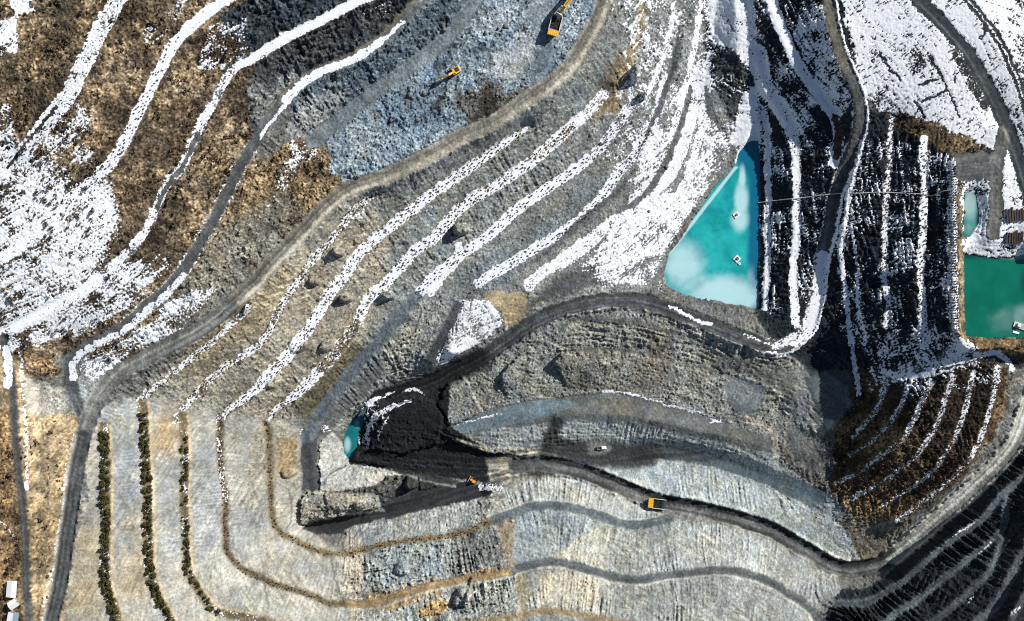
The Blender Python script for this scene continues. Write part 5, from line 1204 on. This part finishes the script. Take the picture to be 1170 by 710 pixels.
for v_, f_ in sap:
    o = mesh_obj('sapling', v_, f_, M['sapling']); sapme.append(o.data); bpy.data.objects.remove(o)
for k in order[:300]:
    o = bpy.data.objects.new('sapling', sapme[k % 4]); COL.objects.link(o); o.location = W[k]; s = size[k]; o.scale = (s, s, s); o.rotation_euler = (0, 0, rr.uniform(0, 6))
    tag(o, 'one of the tiny bare brown saplings planted in rows on the terraces', 'sapling', 'saplings planted on the terraces')
def scatter(name, meshes, pos, scl, mat, seed):
    r = np.random.default_rng(seed); VS, FS, off = [], [], 0
    pick = r.integers(0, len(meshes), len(pos)); rot = r.uniform(0, 6.28, len(pos))
    for k, (v_, f_) in enumerate(meshes):
        m = pick == k
        if not m.any(): continue
        c, s = np.cos(rot[m]), np.sin(rot[m]); sc = scl[m]
        x = (v_[None, :, 0] * c[:, None] - v_[None, :, 1] * s[:, None]) * sc[:, None] + pos[m, 0:1]
        y = (v_[None, :, 0] * s[:, None] + v_[None, :, 1] * c[:, None]) * sc[:, None] + pos[m, 1:2]
        z = v_[None, :, 2] * sc[:, None] + pos[m, 2:3]
        VS.append(np.stack([x, y, z], -1).reshape(-1, 3)); FS.append((f_[None] + (np.arange(m.sum()) * len(v_))[:, None, None]).reshape(-1, 4) + off); off += len(VS[-1])
    o = mesh_obj(name, np.concatenate(VS), np.concatenate(FS), mat); o['kind'] = 'stuff'; return o
rest = order[300:]
scatter('sapling_undergrowth', sap, W[rest], size[rest], M['sapling'], 3)
# dry scrub and dark brush as ground cover, loose stones
def sample(img, n, seed, lo=.02):
    r = np.random.default_rng(seed); u = r.uniform(-60, 1230, n * 8); v = r.uniform(-60, 770, n * 8)
    p = img[np.clip((v + P0).astype(int), 0, RH - 1), np.clip((u + P0).astype(int), 0, RW - 1)]
    k = np.where(r.uniform(0, 1, len(u)) < p)[0][:n]; return np.c_[u[k], v[k]]
cg = np.random.default_rng(21).standard_normal((70, 100)); cgy, cgx = np.mgrid[0:RH, 0:RW]
cluster = np.clip(.35 + .75 * bil(cg, cgx / 16., cgy / 16.), .04, 1) * np.clip(.6 + .5 * bil(np.random.default_rng(22).standard_normal((20, 30)), cgx / 58., cgy / 58.), .1, 1)
offroad = cluster * (1 - np.clip(flat * 1.2, 0, 1))
lit = np.zeros((RH, RW)); lit[:] = ru > 760
brown = veg * (soil[..., 0] > soil[..., 2] * 1.35)
tuft = [clump_mesh('tuft', 16, .7, .8, .26, 80 + k, None, 0) for k in range(4)]
uv = sample(np.clip(brown, 0, 1) * offroad, 9000, 1)
scatter('dry_scrub_undergrowth', tuft, place_many(uv), (.45 + np.random.default_rng(2).gamma(1.6, .38, len(uv))).clip(.4, 3), M['scrub'], 5)
dk = np.clip(pmask([(790,-130),(1300,-130),(1300,290),(1145,290),(1140,175),(1000,125),(985,110)], 4) + .5 * pmask([(868,60),(950,-60),(985,130),(1095,185),(1095,385),(1000,425),(868,350)], 4) + .5 * pmask([(-130,150),(95,215),(180,285),(100,385),(-130,400)], 8), 0, 1)
uv = sample(dk * offroad, 3000, 3)
scatter('dark_brush_undergrowth', tuft, place_many(uv), np.random.default_rng(4).uniform(.4, 1.2, len(uv)), M['darkscrub'], 6)
def stone(seed):
    r = np.random.default_rng(seed); v_ = np.array([(x, y, z) for z in (-.3, .7) for x, y in ((-1, -1), (1, -1), (1, 1), (-1, 1))], float) * .5
    v_ *= r.uniform(.6, 1.25, v_.shape); v_[4:, :2] *= .7
    return v_, np.array([(0, 3, 2, 1), (4, 5, 6, 7), (0, 1, 5, 4), (1, 2, 6, 5), (2, 3, 7, 6), (3, 0, 4, 7)])
rk = np.clip((rough - .5) * 1.2, 0, 1) * (1 - np.clip(veg, 0, 1)) * (1 - .6 * (ru > 860)) * (np.asarray(soil).mean(-1) > .1)
uv = sample(rk * offroad, 5500, 7)
scatter('loose_rubble', [stone(k) for k in range(6)], place_many(uv), np.random.default_rng(8).gamma(2., .45, len(uv)).clip(.3, 3.2), M['stone'], 9)

# ================================================================ light, sky, camera
EL, AZ = math.radians(34), math.atan2(.57, .82)         # sun to the upper right of the survey
sd = bpy.data.lights.new('sun', 'SUN'); sd.energy = 4.8; sd.angle = math.radians(.5); sd.color = (1, .962, .90)
so = bpy.data.objects.new('sun', sd); COL.objects.link(so)
dirv = Vector((math.cos(EL) * math.cos(AZ), math.cos(EL) * math.sin(AZ), math.sin(EL)))
so.rotation_euler = dirv.to_track_quat('Z', 'Y').to_euler(); so.location = dirv * 900
wd = bpy.data.worlds.new('World'); S.world = wd; wd.use_nodes = True; nt = wd.node_tree; nt.nodes.clear()
sk = nt.nodes.new('ShaderNodeTexSky'); sk.sky_type = 'NISHITA'; sk.sun_disc = False; sk.sun_elevation = EL; sk.sun_rotation = math.pi / 2 - AZ
bg = nt.nodes.new('ShaderNodeBackground'); bg.inputs[1].default_value = .054; ow = nt.nodes.new('ShaderNodeOutputWorld')
nt.links.new(sk.outputs[0], bg.inputs[0]); nt.links.new(bg.outputs[0], ow.inputs[0])
cd = bpy.data.cameras.new('camera'); cd.lens = 50; cd.sensor_width = 36; cd.clip_end = 9000; cd.clip_start = 1
co = bpy.data.objects.new('camera', cd); COL.objects.link(co); co.location = (0, 0, HC); S.camera = co
S.view_settings.view_transform = 'Standard'; S.view_settings.look = 'None'; S.view_settings.exposure = .40; S.view_settings.gamma = 1
S.cycles.filter_width = 1.05; S.cycles.max_bounces = 4; S.cycles.diffuse_bounces = 2; S.cycles.use_denoising = False
